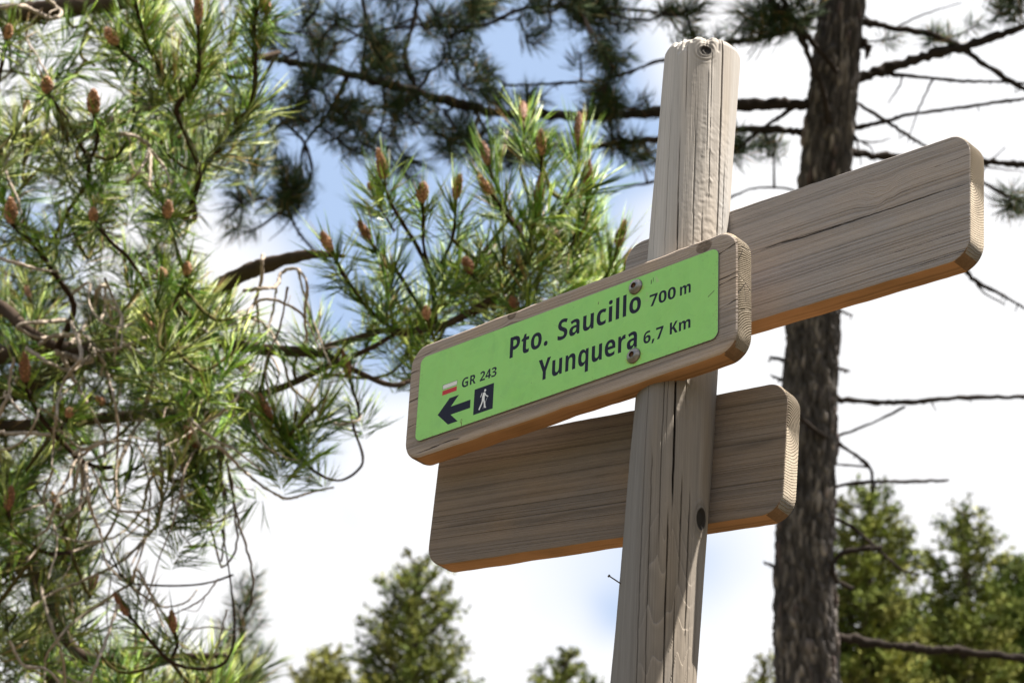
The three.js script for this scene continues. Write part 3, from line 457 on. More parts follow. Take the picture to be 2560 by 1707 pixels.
  // a pollen cone is drawn from its base: the tips below lie about 50 px under the tops that show in the photograph
  // cluster behind the board
  shoot([[882, 405], [887, 440], [905, 480], [960, 570], [990, 640], [1000, 745]], [8, 8, 9, 10, 11, 12], 'candle', 1, { d: 6.15 });
  shoot([[969, 455], [972, 490], [972, 560], [983, 610], [990, 640]], [8, 8, 8, 9, 9], 'candle', 2, { d: 6.2 });
  shoot([[1046, 450], [1046, 490], [1035, 560], [1005, 620], [990, 650]], [8, 8, 8, 9, 9], 'candle', 1, { d: 6.25 });
  shoot([[1126, 440], [1150, 475], [1190, 530], [1213, 566]], [8, 9, 10, 10], 'candle', 1, { d: 6.25 });
  shoot([[1243, 350], [1245, 400], [1228, 480], [1215, 570]], [8, 9, 10, 10], 'candle', 1, { d: 6.2 });
  shoot([[1122, 375], [1135, 415], [1165, 480], [1205, 550]], [8, 8, 8, 8], 'candle', 3, { d: 6.5 });
  shoot([[1329, 330], [1328, 390], [1300, 470], [1235, 550]], [8, 8, 9, 9], 'candle', 4, { d: 6.5 });
  shoot([[1236, 462], [1226, 520], [1215, 566], [1190, 640], [1130, 692], [1000, 762]], [8, 8, 9, 10, 11, 12], 'candle', 4, { d: 6.2 });
  shoot([[1351, 420], [1345, 480], [1312, 552], [1200, 642], [1090, 722]], [8, 8, 8, 9, 10], 'candle', 3, { d: 6.3 });
  shoot([[1202, 275], [1204, 310], [1196, 390], [1225, 480]], [8, 8, 8, 8], 'candle', 4, { d: 6.6 });
  shoot([[758, 570], [777, 612], [830, 690], [880, 740], [935, 772]], [8, 8, 9, 10, 11], 'candle', 1, { d: 6.15, stops: 2 });
  shoot([[845, 545], [862, 572], [920, 635], [960, 700], [998, 752]], [8, 9, 9, 10, 11], 'candle', 3, { d: 6.3 });
  shoot([[1080, 622], [1092, 640], [1150, 692], [1180, 722]], [8, 8, 8, 9], 'candle', 4, { d: 6.2, stops: 1 });
  shoot([[1184, 702], [1188, 720], [1200, 760]], [8, 8, 8], 'fill', 4, { d: 6.25 });
  shoot([[1419, 560], [1408, 600], [1385, 650], [1350, 720]], [8, 8, 8, 8], 'candle', 3, { d: 6.4 });
  shoot([[1438, 612], [1420, 650], [1390, 720]], [7, 7, 7], 'fill', 4, { d: 6.5, bs: 0.8 });
  shoot([[850, 432], [868, 470], [905, 530]], [5, 6, 6], 'candle', 2, { d: 6.35, bs: 0.45 });
  shoot([[1350, 640], [1350, 680], [1330, 740]], [6, 6, 6], 'fill', -1, { d: 6.5 });
  // left side
  shoot([[453, 52], [457, 125], [448, 190], [405, 248], [425, 305], [455, 388], [445, 455], [425, 505]], [8, 10, 11, 12, 12, 13, 14, 14], 'candle', 1, { d: 6.1, stops: 2 });
  shoot([[310, 8], [328, 75], [350, 125], [383, 188], [405, 248]], [9, 9, 10, 10, 11], 'candle', -1, { d: 6.2, stops: 2 });
  shoot([[590, 20], [583, 63], [583, 213], [550, 288], [460, 388]], [10, 11, 12, 13, 14], 'candle', -1, { d: 6.1, stops: 3 });
  shoot([[612, 24], [604, 60], [585, 110]], [8, 8, 8], 'candle', 0, { d: 6.15, stops: 1 });
  shoot([[262, 96], [275, 113], [305, 138], [340, 165], [375, 190]], [9, 9, 9, 10, 10], 'candle', 2, { d: 6.25 });
  shoot([[213, 254], [218, 275], [225, 300], [218, 340], [204, 375], [205, 450]], [9, 9, 10, 10, 11, 11], 'candle', 1, { d: 6.05 });
  shoot([[106, 205], [112, 220], [143, 263], [180, 325], [204, 375]], [10, 10, 10, 10, 10], 'candle', 0, { d: 6.05 });
  shoot([[14, 80], [8, 120], [-10, 200], [-60, 300]], [9, 9, 9, 9], 'candle', 0, { d: 6.05 });
  shoot([[24, 505], [37, 525], [83, 570], [125, 630], [160, 680], [168, 718], [130, 797]], [12, 11, 11, 12, 13, 14, 16], 'candle', 1, { d: 6.0, stops: 2, bs: 1.2 });
  shoot([[214, 502], [223, 518], [258, 560], [295, 593], [340, 660]], [11, 10, 10, 10, 10], 'candle', 1, { d: 6.05 });
  shoot([[383, 492], [388, 510], [398, 543], [412, 600]], [10, 9, 9, 9], 'candle', 1, { d: 6.05 });
  shoot([[371, 634], [378, 650], [403, 695]], [10, 9, 9], 'candle', 1, { d: 6.05 });
  shoot([[428, 622], [425, 655], [403, 695], [420, 738], [423, 798], [470, 880]], [9, 9, 10, 11, 11, 11], 'candle', 2, { d: 6.05, bs: 0.9, stops: 1 });
  shoot([[57, 870], [62, 898], [85, 948], [118, 990], [155, 1030], [188, 1060], [225, 1073], [270, 1072]], [9, 9, 10, 11, 12, 13, 13, 12], 'candle', 4, { d: 6.1 });
  shoot([[158, 950], [151, 965], [143, 980], [118, 992]], [9, 9, 9, 10], 'candle', 2, { d: 6.1, bs: 0.9 });
  shoot([[449, 1022], [463, 1035], [488, 1073], [510, 1110], [520, 1150]], [8, 8, 8, 8, 7], 'fill', 4, { d: 6.3, bs: 0.85 });
  shoot([[618, 955], [640, 985], [664, 1014], [723, 1083], [782, 1103], [832, 1064], [813, 986], [800, 930]], [9, 8, 8, 7, 6, 6, 6, 6], 'candle', 4, { d: 6.2, stops: 2 });
  shoot([[801, 862], [808, 890], [820, 925], [826, 960]], [8, 8, 8, 7], 'fill', 4, { d: 6.4, bs: 0.8, stops: 1 });
  shoot([[290, 1408], [310, 1430], [352, 1480], [391, 1519], [449, 1536], [508, 1527], [535, 1480], [527, 1323], [508, 1214]], [9, 8, 8, 9, 9, 8, 7, 5, 5], 'fill', 4, { d: 6.3 });
  shoot([[398, 1446], [406, 1480], [391, 1519]], [8, 8, 8], 'fill', 4, { d: 6.3, bs: 0.9 });
  shoot([[16, 1165], [23, 1198], [59, 1245], [117, 1272], [160, 1268]], [10, 10, 11, 11, 10], 'candle', 4, { d: 6.1, stops: 2 });
  shoot([[255, 1278], [290, 1335], [340, 1343], [420, 1345], [480, 1338], [535, 1320]], [4, 5, 5, 5, 5, 5], 'fill', -1, { d: 6.35, stops: 0 });
  // bare, twisted grey twigs
  const dead = (w0, w1, ...pts) => { const d = 6.0 + R() * 0.5; limb(pts.map((p, i) => (p.isVector3 ? p : [p[0], p[1], d + 0.1 * Math.sin(i * 1.7 + w0)])), [w0, (w0 + w1) / 2, w1], 'dead_twig', w0 >= 6 ? deadTone : [0.2, 0.16, 0.13], { rough: 0.4, vary: 0.45, sides: 8, step: 0.008, kink: 0.55 });
    const fk = pts[Math.floor(R() * (pts.length - 2)) + 1].isVector3 ? pts[pts.length - 2] : pts[Math.floor(R() * (pts.length - 2)) + 1]; if (R() < 0.7) { const a = R() * 6.28, l = 25 + 45 * R(); limb([[fk[0], fk[1], d], [fk[0] + Math.cos(a) * l * 0.5, fk[1] + Math.sin(a) * l * 0.5 + 6, d], [fk[0] + Math.cos(a + 0.5) * l, fk[1] + Math.sin(a + 0.5) * l, d + 0.05]], [w1 * 0.7, w1 * 0.35], 'dead_twig', w0 >= 6 ? deadTone : [0.2, 0.16, 0.13], { rough: 0.4, kink: 1.2, step: 0.008 }); } };
  dead(10, 8, [-20, 20], [38, 13], [75, 23], [105, 38], [130, 40], [140, 28], [125, 13], [105, -6]);
  dead(9, 14, [90, 790], [120, 772], [158, 770], [195, 775], [215, 798], [213, 823], [190, 830], [163, 820], [130, 808]);
  dead(11, 7, [160, 790], [188, 758], [215, 713], [223, 668], [233, 656], [241, 668], [240, 700], [232, 735]);
  dead(12, 6, [290, 795], [310, 813], [345, 843], [350, 875], [338, 923], [325, 960], [300, 1000], [275, 1060], [262, 1098], [265, 1120], [273, 1167], [250, 1222], [203, 1253], [164, 1268]);
  dead(10, 6, [363, 990], [371, 1089], [359, 1206], [332, 1237], [273, 1292], [195, 1331], [120, 1362], [60, 1400]);
  dead(9, 6, [604, 585], [602, 600], [600, 640], [586, 690], [570, 720], [560, 760]);
  dead(9, 6, [560, 668], [600, 662], [633, 658], [648, 626], [680, 617], [703, 646], [700, 720], [705, 785]);
  dead(9, 5, [520, 748], [545, 732], [570, 728], [609, 748], [641, 798], [664, 880], [703, 919], [742, 954], [781, 974], [816, 968], [830, 950]);
  dead(7, 5, [540, 760], [578, 705], [625, 688], [672, 706], [705, 740], [735, 800]); dead(6, 4, [636, 650], [625, 720], [600, 800], [560, 880], [530, 960]);
  dead(6, 4, [684, 620], [700, 680], [742, 800], [760, 840]); dead(6, 4, [590, 700], [600, 780], [640, 860], [600, 930]); dead(5, 4, [660, 660], [640, 760], [610, 830], [620, 910]);
  dead(8, 6, [170, 1065], [180, 1053], [208, 1030], [250, 1013], [300, 1015], [330, 1050]);
  dead(10, 7, [140, 815], [148, 830], [165, 865], [185, 898], [200, 928], [220, 965], [238, 993], [240, 1050]);
  dead(7, 5, [245, 850], [250, 875], [263, 923], [269, 973], [269, 1048], [265, 1105], [270, 1180]);
  dead(10, 7, [-10, 965], [15, 918], [33, 880], [40, 865]); dead(9, 6, [-20, 588], [33, 603], [95, 620], [130, 622]);
  dead(9, 7, [262, 310], [290, 308], [313, 313], [340, 335], [335, 365], [316, 395], [290, 420]); dead(8, 6, [345, 345], [344, 395], [342, 430]); dead(7, 5, [350, 350], [372, 378], [392, 420]);
  dead(9, 7, [60, 800], [110, 832], [160, 850], [215, 812], [268, 800], [320, 780], [370, 768]); dead(7, 5, [250, 700], [275, 720], [268, 770], [262, 830]); dead(6, 5, [240, 640], [262, 690], [280, 730], [276, 800]);
  const thin = [0.09, 0.07, 0.055]; for (const q of [[[440, 1040], [465, 1155], [480, 1190], [490, 1240], [508, 1304]], [[505, 1020], [530, 1100], [540, 1180], [543, 1250], [526, 1290], [508, 1304]], [[520, 1060], [547, 1200], [570, 1270], [580, 1340], [576, 1380], [566, 1405]], [[500, 1030], [512, 1120], [516, 1200], [508, 1290]]]) limb(q.map(([x, y]) => [x, y, 6.35]), [6, 5.5, 5, 4.5], 'dead_twig', thin, { rough: 0.4, step: 0.008, kink: 1.2 });
  dead(4, 3, [420, 1100], [400, 1190], [362, 1290], [330, 1400]); dead(4, 3, [500, 1330], [470, 1370], [400, 1410], [330, 1440]); dead(4, 3, [520, 1400], [500, 1480], [470, 1540]); dead(5, 4, [320, 1340], [312, 1420], [308, 1500]);
  dead(8, 6, [90, 1340], [115, 1430], [140, 1500], [150, 1580]); dead(7, 5, [20, 1470], [50, 1525], [110, 1540], [150, 1590]); dead(8, 6, [270, 1390], [240, 1480], [215, 1540], [200, 1600]);
  dead(7, 5, [30, 820], [20, 900], [60, 960]); dead(7, 5, [30, 330], [12, 380], [40, 460], [55, 540]); dead(6, 5, [95, 20], [60, 80], [90, 140], [130, 210]);
  dead(6, 4, [120, 1080], [100, 1150], [130, 1240], [110, 1330]); dead(6, 4, [210, 1110], [180, 1170], [120, 1220], [60, 1290]); dead(5, 4, [330, 1060], [345, 1140], [330, 1230], [300, 1300]); dead(5, 4, [430, 1010], [410, 1090], [380, 1150]);
  // more of the dry tangle: drooping, forking twigs
  for (let k = 0; k < 30; k++) {
    let x = k % 3 ? 20 + R() * 560 : 60 + R() * 300, y = k % 3 ? 640 + R() * 560 : 980 + R() * 480, a = 0.6 + R() * 2.2; const pts = [[x, y]], n = 4 + Math.floor(R() * 4), turn = (R() - 0.5) * 0.9;
    for (let i = 0; i < n; i++) { a += turn + (R() - 0.5) * 0.7; const l = 26 + 30 * R(); x += Math.cos(a) * l; y += Math.sin(a) * l; pts.push([x, y]); }
    const w = 5 + 4.5 * R(), p0 = P(pts[0][0], pts[0][1], 6.3); let near = limbs[0]; for (const q of limbs) if (q.distanceToSquared(p0) < near.distanceToSquared(p0)) near = q;
    dead(w, w * 0.45, near.clone(), ...pts);
  }
  // further shoots deeper in the crown
  const holes = [[130, 70, 40], [160, 100, 30], [330, 130, 22], [400, 110, 26], [160, 170, 20], [625, 610, 70], [660, 720, 60], [600, 1130, 120], [560, 1230, 90], [300, 1180, 50], [370, 1290, 70], [450, 1420, 60], [760, 640, 70], [640, 880, 30], [300, 1420, 40]];
  const zones = [[340, 640, 560, 800, 11, 6.35], [260, 820, 540, 920, 6, 6.4], [560, 690, 720, 800, 4, 6.45], [-60, -40, 620, 330, 22, 6.7], [-60, 250, 480, 760, 26, 6.7], [-60, 680, 560, 1060, 30, 6.8], [-80, 1000, 240, 1600, 30, 6.7], [440, 1060, 600, 1190, 5, 6.5], [320, 1060, 400, 1140, 3, 6.4], [230, 1470, 560, 1600, 14, 6.9], [560, 900, 760, 1010, 7, 6.6], [640, 600, 1000, 800, 7, 6.7], [1000, 440, 1400, 700, 24, 6.65], [900, 560, 1020, 760, 4, 6.5], [1150, 400, 1390, 560, 8, 6.6]];
  // more with shade-darkened needles, further in and beyond the frame: too many to pick apart, joined into one
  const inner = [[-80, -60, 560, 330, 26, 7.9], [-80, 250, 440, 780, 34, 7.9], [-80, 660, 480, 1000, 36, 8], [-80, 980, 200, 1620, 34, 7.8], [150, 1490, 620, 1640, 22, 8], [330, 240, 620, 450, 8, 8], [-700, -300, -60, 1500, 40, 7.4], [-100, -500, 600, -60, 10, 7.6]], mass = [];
  const place = (x0, y0, x1, y1, d0, k, joined) => {
    let tip, best, bd;
    for (let t = 0; t < 8; t++) {
      const x = lerp(x0, x1, R()), y = lerp(y0, y1, R()), d = d0 + (R() - 0.4) * 1.1; tip = null;
      if (holes.some(([hx, hy, hr]) => Math.hypot(x - hx, y - hy) < hr)) continue;
      const p = P(x, y, d); bd = 9; for (const q of limbs) { const e = q.distanceTo(p); if (e > 0.1 && e < bd) { bd = e; best = q; } }
      if (bd < (joined ? 1.5 : 0.42)) { tip = p; break; }
    }
    if (!tip) return;
    const from = best.clone(), back = from.clone().sub(tip), m = tip.clone().add(back.clone().multiplyScalar(0.45)).add(V((R() - 0.5) * 0.08, -0.03 - R() * 0.05, (R() - 0.5) * 0.08));
    const tw = tube([tip, m, from], [0.0042, 0.005, 0.006], { seed: k + Math.round(x0) + 600, tone: greenTwig, base, sides: 5, step: 0.03, rough: 0.25 });
    limbs.push(tip.clone().lerp(m, 0.6), m);
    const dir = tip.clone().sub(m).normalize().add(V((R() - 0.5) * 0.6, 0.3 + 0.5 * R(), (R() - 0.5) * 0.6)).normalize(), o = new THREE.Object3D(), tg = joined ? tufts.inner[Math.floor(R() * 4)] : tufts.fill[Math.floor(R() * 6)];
    setAlong(o, tip.clone().sub(base), dir, R() * 6.28); o.scale.setScalar(0.85 + 0.35 * R());
    if (joined) { o.updateMatrix(); mass.push(tw, tg.clone().applyMatrix4(o.matrix)); return; }
    const s = part('shoot', tw, barkMat, tree), nm = part('needles', tg, needleMat, s, { kind: 'stuff' }); nm.position.copy(o.position); nm.quaternion.copy(o.quaternion); nm.scale.copy(o.scale);
    if (R() < 0.1) { const b = part('pollen_cone', buds[Math.floor(R() * 3)], budMat, s); setAlong(b, tip.clone().sub(base), dir, R()); b.scale.setScalar(0.8); }
  };
  for (const [x0, y0, x1, y1, n, d0] of zones) for (let k = 0; k < n; k++) place(x0, y0, x1, y1, d0, k, false);
  for (const [x0, y0, x1, y1, n, d0] of inner) for (let k = 0; k < n; k++) place(x0, y0, x1, y1, d0, k, true);
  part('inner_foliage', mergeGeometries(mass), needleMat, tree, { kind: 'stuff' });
}

// ---------------------------------------------------------------- the dark pine with the straight trunk, behind on the right
{
  const D = 10, base = at(1862, 1500, D).setY(0), R = rng(91), P = (x, y, d = D) => at(x, y, d);
  const tree = thing('pine_tree', 'dark-barked pine behind the signpost with bare branches on the right', 'tree', base);
  // trunk: skin with plates of bark
  {
    const line = [[1958, -420, 78], [1946, -160, 92], [1935, 0, 103], [1924, 120, 107], [1906, 300, 116], [1894, 420, 116], [1868, 760, 120], [1862, 900, 123], [1854, 1100, 130], [1849, 1300, 138], [1852, 1450, 147], [1856, 1568, 150], [1860, 1800, 158]].reverse();
    const pts = line.map(([x, y]) => P(x, y)), rad = line.map(([, , w]) => pxm(w, D) / 2), foot = base.clone();
    const all = [foot, foot.clone().lerp(pts[0], 0.5).add(V(0.03, 0, 0)), ...pts], rr = [rad[0] * 1.3, rad[0] * 1.1, ...rad];
    const pos = [], col = [], idx = [], NS = 150, y0 = 0, y1 = all[all.length - 1].y, rows = []; for (let y = y0; y < 4.4; y += 0.12) rows.push(y); for (let y = 4.4; y < y1; y += 0.0075) rows.push(y);
    rows.forEach((y, i) => {
      let k = 0; while (k < all.length - 2 && all[k + 1].y < y) k++;
      const t = clamp((y - all[k].y) / (all[k + 1].y - all[k].y)), c = all[k].clone().lerp(all[k + 1], t), r0 = lerp(rr[k], rr[k + 1], t);
      for (let j = 0; j < NS; j++) {
        const a = j / NS * 2 * Math.PI, X = Math.cos(a), Z = Math.sin(a), wx = 0.9 * noise(X * 4, y * 12, Z * 4), sx = X * 4.6 + wx, sz = Z * 4.6 + wx, sy = y * 12 + 0.8 * noise(X * 6, y * 20, Z * 6);
        // plates: distance between the two nearest cell centres on a stretched grid
        let d1 = 9, d2 = 9, id = 0; const bx = Math.floor(sx), by = Math.floor(sy), bz = Math.floor(sz);
        for (let u = -1; u <= 1; u++) for (let v = -1; v <= 1; v++) for (let w = -1; w <= 1; w++) { const hx = hash(bx + u, by + v, bz + w), hy = hash(bx + u + 57, by + v, bz + w), hz = hash(bx + u, by + v + 91, bz + w), q = (bx + u + hx - sx) ** 2 + (by + v + hy - sy) ** 2 + (bz + w + hz - sz) ** 2; if (q < d1) { d2 = d1; d1 = q; id = hx; } else if (q < d2) d2 = q; }
        const e = Math.sqrt(d2) - Math.sqrt(d1), pl = sstep(0, 0.35, e), fl = fbm(X * 9, y * 22, Z * 9, 3);
        const r = r0 * (1 + 0.05 * noise(X * 1.3, y * 1.5, Z * 1.3)) + 0.009 * pl + 0.011 * (id - 0.5) * pl + 0.012 * fl - 0.008;
        pos.push(c.x + X * r - base.x, y - base.y, c.z + Z * r - base.z);
        const b = lerp(0.55, 1, pl) * (0.75 + 0.5 * id) * (1 + 0.9 * fl), w = clamp(sstep(0.45, 0.9, hash(Math.round(id * 999), 3, 5)) * (0.6 + fbm(X * 14, y * 30, Z * 14, 2) * 1.4)), rd = sstep(0.93, 0.98, id); col.push(lerp(0.076, 0.27, w) * b + 0.02 * rd * pl, lerp(0.07, 0.243, w) * b, lerp(0.07, 0.228, w) * b);
        if (i < rows.length - 1) { const A = i * NS + j, B = i * NS + (j + 1) % NS; idx.push(A, B + NS, B, A, A + NS, B + NS); }
      }
    });
    part('trunk', geo(pos, idx, col), barkMat, tree);
  }
  const tone = [0.032, 0.026, 0.023], nodes = [];
  const br = (w, ...pts) => { const q = pts.map(([x, y, d]) => P(x, y, d || D)), c = new THREE.CatmullRomCurve3(q, false, 'centripetal'); for (let i = 4; i <= 30; i++) nodes.push(c.getPoint(i / 30)); const m = part('branch', tube(q, w.map((k) => pxm(k, D) / 2), { seed: nodes.length + 3, tone, base, sides: 9, step: 0.014, rough: 0.5, vary: 0.5, kink: 0.5 }), barkMat, tree);
    // short spurs left by old twigs
    const sp = []; for (let i = 3; i < 30; i += 1 + Math.floor(R() * 2)) { const p = c.getPoint(i / 30), t = c.getTangent(i / 30), s = V(R() - 0.5, -0.2 - R() * 0.6, R() - 0.5).cross(t).cross(t).normalize().negate().add(V(R() - 0.5, R() - 0.7, R() - 0.5)).normalize(); sp.push(tube([p, p.clone().add(s.multiplyScalar(0.01 + 0.06 * R() * R() * R()))], [0.004, 0.0012], { sides: 5, step: 0.02, seed: i, tone, base })); } if (sp.length && w[0] > 7) { part('spurs', mergeGeometries(sp), barkMat, m, { kind: 'stuff' }); } return m; };
  // right-hand branches
  br([32, 25, 22, 20, 17, 15], [1925, 200], [1965, 182], [2029, 160], [2132, 129], [2235, 100], [2352, 60], [2480, 0]);
  br([17, 14, 13, 12, 12, 10], [1940, 35], [1983, 48], [2042, 62], [2132, 77], [2197, 101], [2236, 129], [2313, 180], [2352, 204], [2440, 250]);
  br([10, 8, 7, 6], [2010, 168], [2050, 170], [2132, 178], [2210, 186], [2313, 188], [2420, 200]);
  br([11, 10, 8, 7, 6], [1920, 302], [1960, 294], [2024, 281], [2068, 268], [2145, 255], [2210, 247], [2313, 232], [2400, 222]);
  br([8, 8, 7, 7], [1940, 220], [1970, 237], [2029, 273], [2068, 299], [2117, 330], [2180, 372], [2260, 420, 10.2], [2360, 470, 10.3]);
  br([20, 16, 15, 13], [1900, 340, 10.1], [2050, 362, 10.2], [2200, 366, 10.2], [2264, 371, 10.2], [2352, 378, 10.2], [2460, 380, 10.2]);
  br([13, 11, 10, 9], [1860, 915], [1930, 918], [2015, 924], [2100, 922], [2200, 914], [2352, 911], [2460, 905]);
  br([7, 7, 6, 5], [1880, 1015], [1920, 1003], [1970, 985], [2030, 960], [2080, 934]);
  br([11, 10, 9, 8, 7], [1810, 930, 9.85], [1842, 962, 9.85], [1890, 998, 9.9], [1925, 1018], [1975, 1052], [2003, 1082], [2005, 1130]);
  br([9, 9, 8, 7, 5], [1870, 1126], [1925, 1116], [1990, 1107], [2060, 1106], [2120, 1105], [2180, 1103]);
  br([5, 5, 5], [1880, 1068], [1925, 1067], [1990, 1072]);
  br([22, 20, 19, 17, 16], [1890, 1460], [1940, 1466], [2050, 1482], [2120, 1490], [2200, 1494], [2352, 1512], [2460, 1530]);
  br([9, 10, 12, 11], [1960, 1352, 9.9], [1923, 1333, 9.9], [1914, 1300, 9.9], [1935, 1271, 9.9], [1975, 1262, 9.9], [2027, 1258, 9.9]);
  br([10, 7, 4], [1880, 1180], [1950, 1205], [2010, 1255], [2075, 1310], [2110, 1320]);
  br([12, 8, 5], [2210, 600], [2240, 645, 10.1], [2290, 670, 10.1], [2352, 706, 10.1], [2420, 740, 10.1]);
  br([5, 4, 3], [2225, 625, 10.1], [2260, 670, 10.1], [2310, 700, 10.1]);
  // stubs
  for (const [a, b, c] of [[[1810, 828], [1790, 824], [1768, 819]], [[1830, 888], [1800, 874], [1770, 861]], [[1800, 1308], [1778, 1300], [1754, 1290]], [[1905, 842], [1930, 846], [1952, 851]], [[1900, 708], [1930, 712], [1960, 725]], [[1945, 305], [1962, 312], [1972, 322]]]) br([9, 7, 3], a, b, c);
  br([18, 22, 20, 4], [1955, 92], [1975, 94], [1994, 106], [1990, 136]);
  // left-hand branches and those crossing in front of the trunk
  br([26, 24, 22, 22, 22, 20, 18, 16], [1895, 228], [1854, 237], [1746, 240], [1620, 246], [1515, 256], [1400, 263], [1240, 264], [1140, 258], [1050, 238], [900, 195], [800, 170], [700, 148], [590, 128]);
  br([17, 16, 15, 14, 12], [1890, 300], [1846, 304], [1784, 299], [1690, 296], [1600, 306], [1510, 320], [1420, 330], [1340, 338]);
  br([10, 8, 6], [1825, 246], [1759, 291], [1690, 345], [1640, 400]);
  br([18, 16, 13, 9], [1930, 15], [1880, 30], [1823, 62], [1746, 88], [1690, 96], [1600, 120], [1520, 140]);
  br([16, 15, 15, 14, 16, 18], [1760, -30, 9.8], [1771, 0, 9.8], [1823, 52, 9.8], [1857, 124, 9.8], [1890, 206, 9.82], [1906, 281, 9.88]);
  br([15, 14, 13, 13], [1790, -30, 9.8], [1800, 0, 9.8], [1836, 59, 9.8], [1880, 111, 9.8], [1924, 165, 9.88]);
  br([6, 5, 5], [1640, 470, 10.3], [1690, 448, 10.3], [1730, 433, 10.3], [1790, 431, 10.3], [1850, 445, 10.1]);
  br([7, 6, 5, 4], [1550, 400, 10.2], [1500, 418, 10.2], [1430, 432, 10.2], [1360, 470, 10.2]);
  br([9, 8, 6, 5], [1600, 125, 10.1], [1515, 140, 10.1], [1400, 180, 10.1], [1300, 190, 10.1], [1180, 196, 10.1]);
  br([12, 9, 6], [800, 170, 10.1], [760, 250, 10.2], [700, 330, 10.2], [690, 380, 10.3]);
  br([14, 11, 7], [960, 215, 10.1], [930, 130, 10.2], [955, 30, 10.3], [960, -60, 10.3]); br([10, 8, 6], [830, 175, 10.1], [840, 80, 10.2], [830, -40, 10.2]); br([9, 7, 5], [1085, 246], [1130, 320, 10.1], [1180, 380, 10.1]);
  br([9, 8, 6], [1000, 60, 10.3], [1120, 55, 10.2], [1200, 20, 10.2], [1400, 20, 10.2], [1560, 30, 10.1]); br([8, 7, 6], [640, 270, 10.2], [700, 330, 10.3], [715, 400, 10.3], [690, 450, 10.3]);
  br([9, 8, 6], [545, 330, 10.2], [640, 290, 10.2], [690, 230, 10.2], [740, 165, 10.1]); br([8, 7, 5], [660, 480, 10.2], [690, 540, 10.2], [740, 590, 10.2]);
  // fine twigs off the branches that stand in the picture
  { const inv = camera.matrixWorldInverse, shown = nodes.filter((q) => { const p = q.clone().applyMatrix4(inv), x = (p.x / -p.z * FPX + 1280) / K, y = (853.5 - p.y / -p.z * FPX) / K; return y > -20 && y < 520 && ((x > 640 && x < 1480) || (x > 1960 && x < 2400)); });
    for (let k = 0; k < 34; k++) { const p = shown[Math.floor(R() * shown.length)], v = V(R() - 0.5, (R() - 0.55) * 0.9, (R() - 0.5) * 0.7).normalize().multiplyScalar(0.1 + 0.22 * R()), w = V(R() - 0.5, R() - 0.5, R() - 0.5).multiplyScalar(0.07); part('branch', tube([p.clone(), p.clone().addScaledVector(v, 0.5).add(w), p.clone().add(v).addScaledVector(w, 0.4)], [0.0042, 0.0032, 0.0015], { seed: k + 900, tone, base, sides: 6, step: 0.012, rough: 0.4, kink: 1 }), barkMat, tree); } }
  // high crown above the frame
  for (let k = 0; k < 12; k++) { const a = k * 2.4, y = -180 - k * 70, x = 1945 + k * 5; br([24, 18, 10, 5], [x, y + 40], [x + Math.cos(a) * 260, y, D + Math.sin(a) * 0.5], [x + Math.cos(a) * 560, y - 60, D + Math.sin(a) * 1], [x + Math.cos(a) * 800, y - 130, D + Math.sin(a) * 1.6]); }
  // tufts of needles: [x0, y0, x1, y1, count]
  const zones = [[690, -40, 1090, 120, 36], [700, 100, 1080, 240, 32], [740, 210, 1130, 350, 34], [560, 60, 740, 330, 18], [540, 350, 700, 470, 18], [640, 400, 720, 460, 4], [1090, -30, 1330, 40, 20], [1320, -20, 1480, 70, 18], [1230, 60, 1260, 110, 3], [1320, 108, 1420, 140, 5], [1380, 130, 1450, 190, 6], [1350, 205, 1450, 268, 12], [1060, 150, 1130, 220, 6], [1140, 200, 1260, 290, 10], [1090, 330, 1240, 380, 8], [1390, 290, 1510, 370, 9], [1500, 0, 1620, 60, 6], [1470, 225, 1500, 250, 2], [1690, 20, 1800, 70, 14], [1770, -10, 1870, 60, 8], [1560, 60, 1700, 130, 5], [1640, 300, 1730, 340, 4], [1720, 310, 1790, 335, 4], [2040, 85, 2070, 100, 1], [2140, 60, 2200, 85, 3], [2235, 40, 2260, 56, 1], [2300, 430, 2352, 480, 4], [2290, -20, 2352, 20, 5], [1230, 480, 1330, 620, 3], [520, 480, 560, 560, 3], [900, 330, 1080, 420, 8], [1260, 300, 1340, 340, 3]];
  const high = [[1100, -1400, 3300, -80, 150]];
  const mass = [];
  const tuft = (x, y, d, scale, joined) => {
    const tip = P(x, y, d); let best = nodes[0], bd = 99; for (const q of nodes) { const e = q.distanceTo(tip); if (e > 0.06 && e < bd) { bd = e; best = q; } }
    const back = best.clone().sub(tip), m = tip.clone().add(back.clone().multiplyScalar(0.5)).add(V((R() - 0.5) * 0.06, -0.03, (R() - 0.5) * 0.06));
    const tw = tube([tip, m, best], [0.004, 0.005, 0.007], { seed: Math.round(x * 3 + y), tone, base, sides: 5, step: 0.05 }); nodes.push(m, tip.clone().lerp(m, 0.5));
    const dir = tip.clone().sub(m).normalize().add(V((R() - 0.5) * 1.2, (R() - 0.6) * 0.7, (R() - 0.5) * 1.2)).normalize();
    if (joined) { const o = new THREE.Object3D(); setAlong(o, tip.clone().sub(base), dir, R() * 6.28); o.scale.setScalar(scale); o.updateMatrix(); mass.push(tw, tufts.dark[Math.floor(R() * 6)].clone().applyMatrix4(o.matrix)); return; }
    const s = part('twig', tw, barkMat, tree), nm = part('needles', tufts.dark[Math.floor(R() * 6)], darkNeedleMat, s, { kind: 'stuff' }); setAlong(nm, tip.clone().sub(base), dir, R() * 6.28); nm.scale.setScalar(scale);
  };
  for (const [x0, y0, x1, y1, n] of zones) for (let k = 0; k < n; k++) tuft(lerp(x0, x1, R()), lerp(y0, y1, R()), D + (R() - 0.4) * 0.9, 0.62 + 0.38 * R());
  for (const [x0, y0, x1, y1, n] of high) for (let k = 0; k < n; k++) tuft(lerp(x0, x1, R()), lerp(y0, y1, R()), D + (R() - 0.5) * 2.4, 1.5 + R(), true);
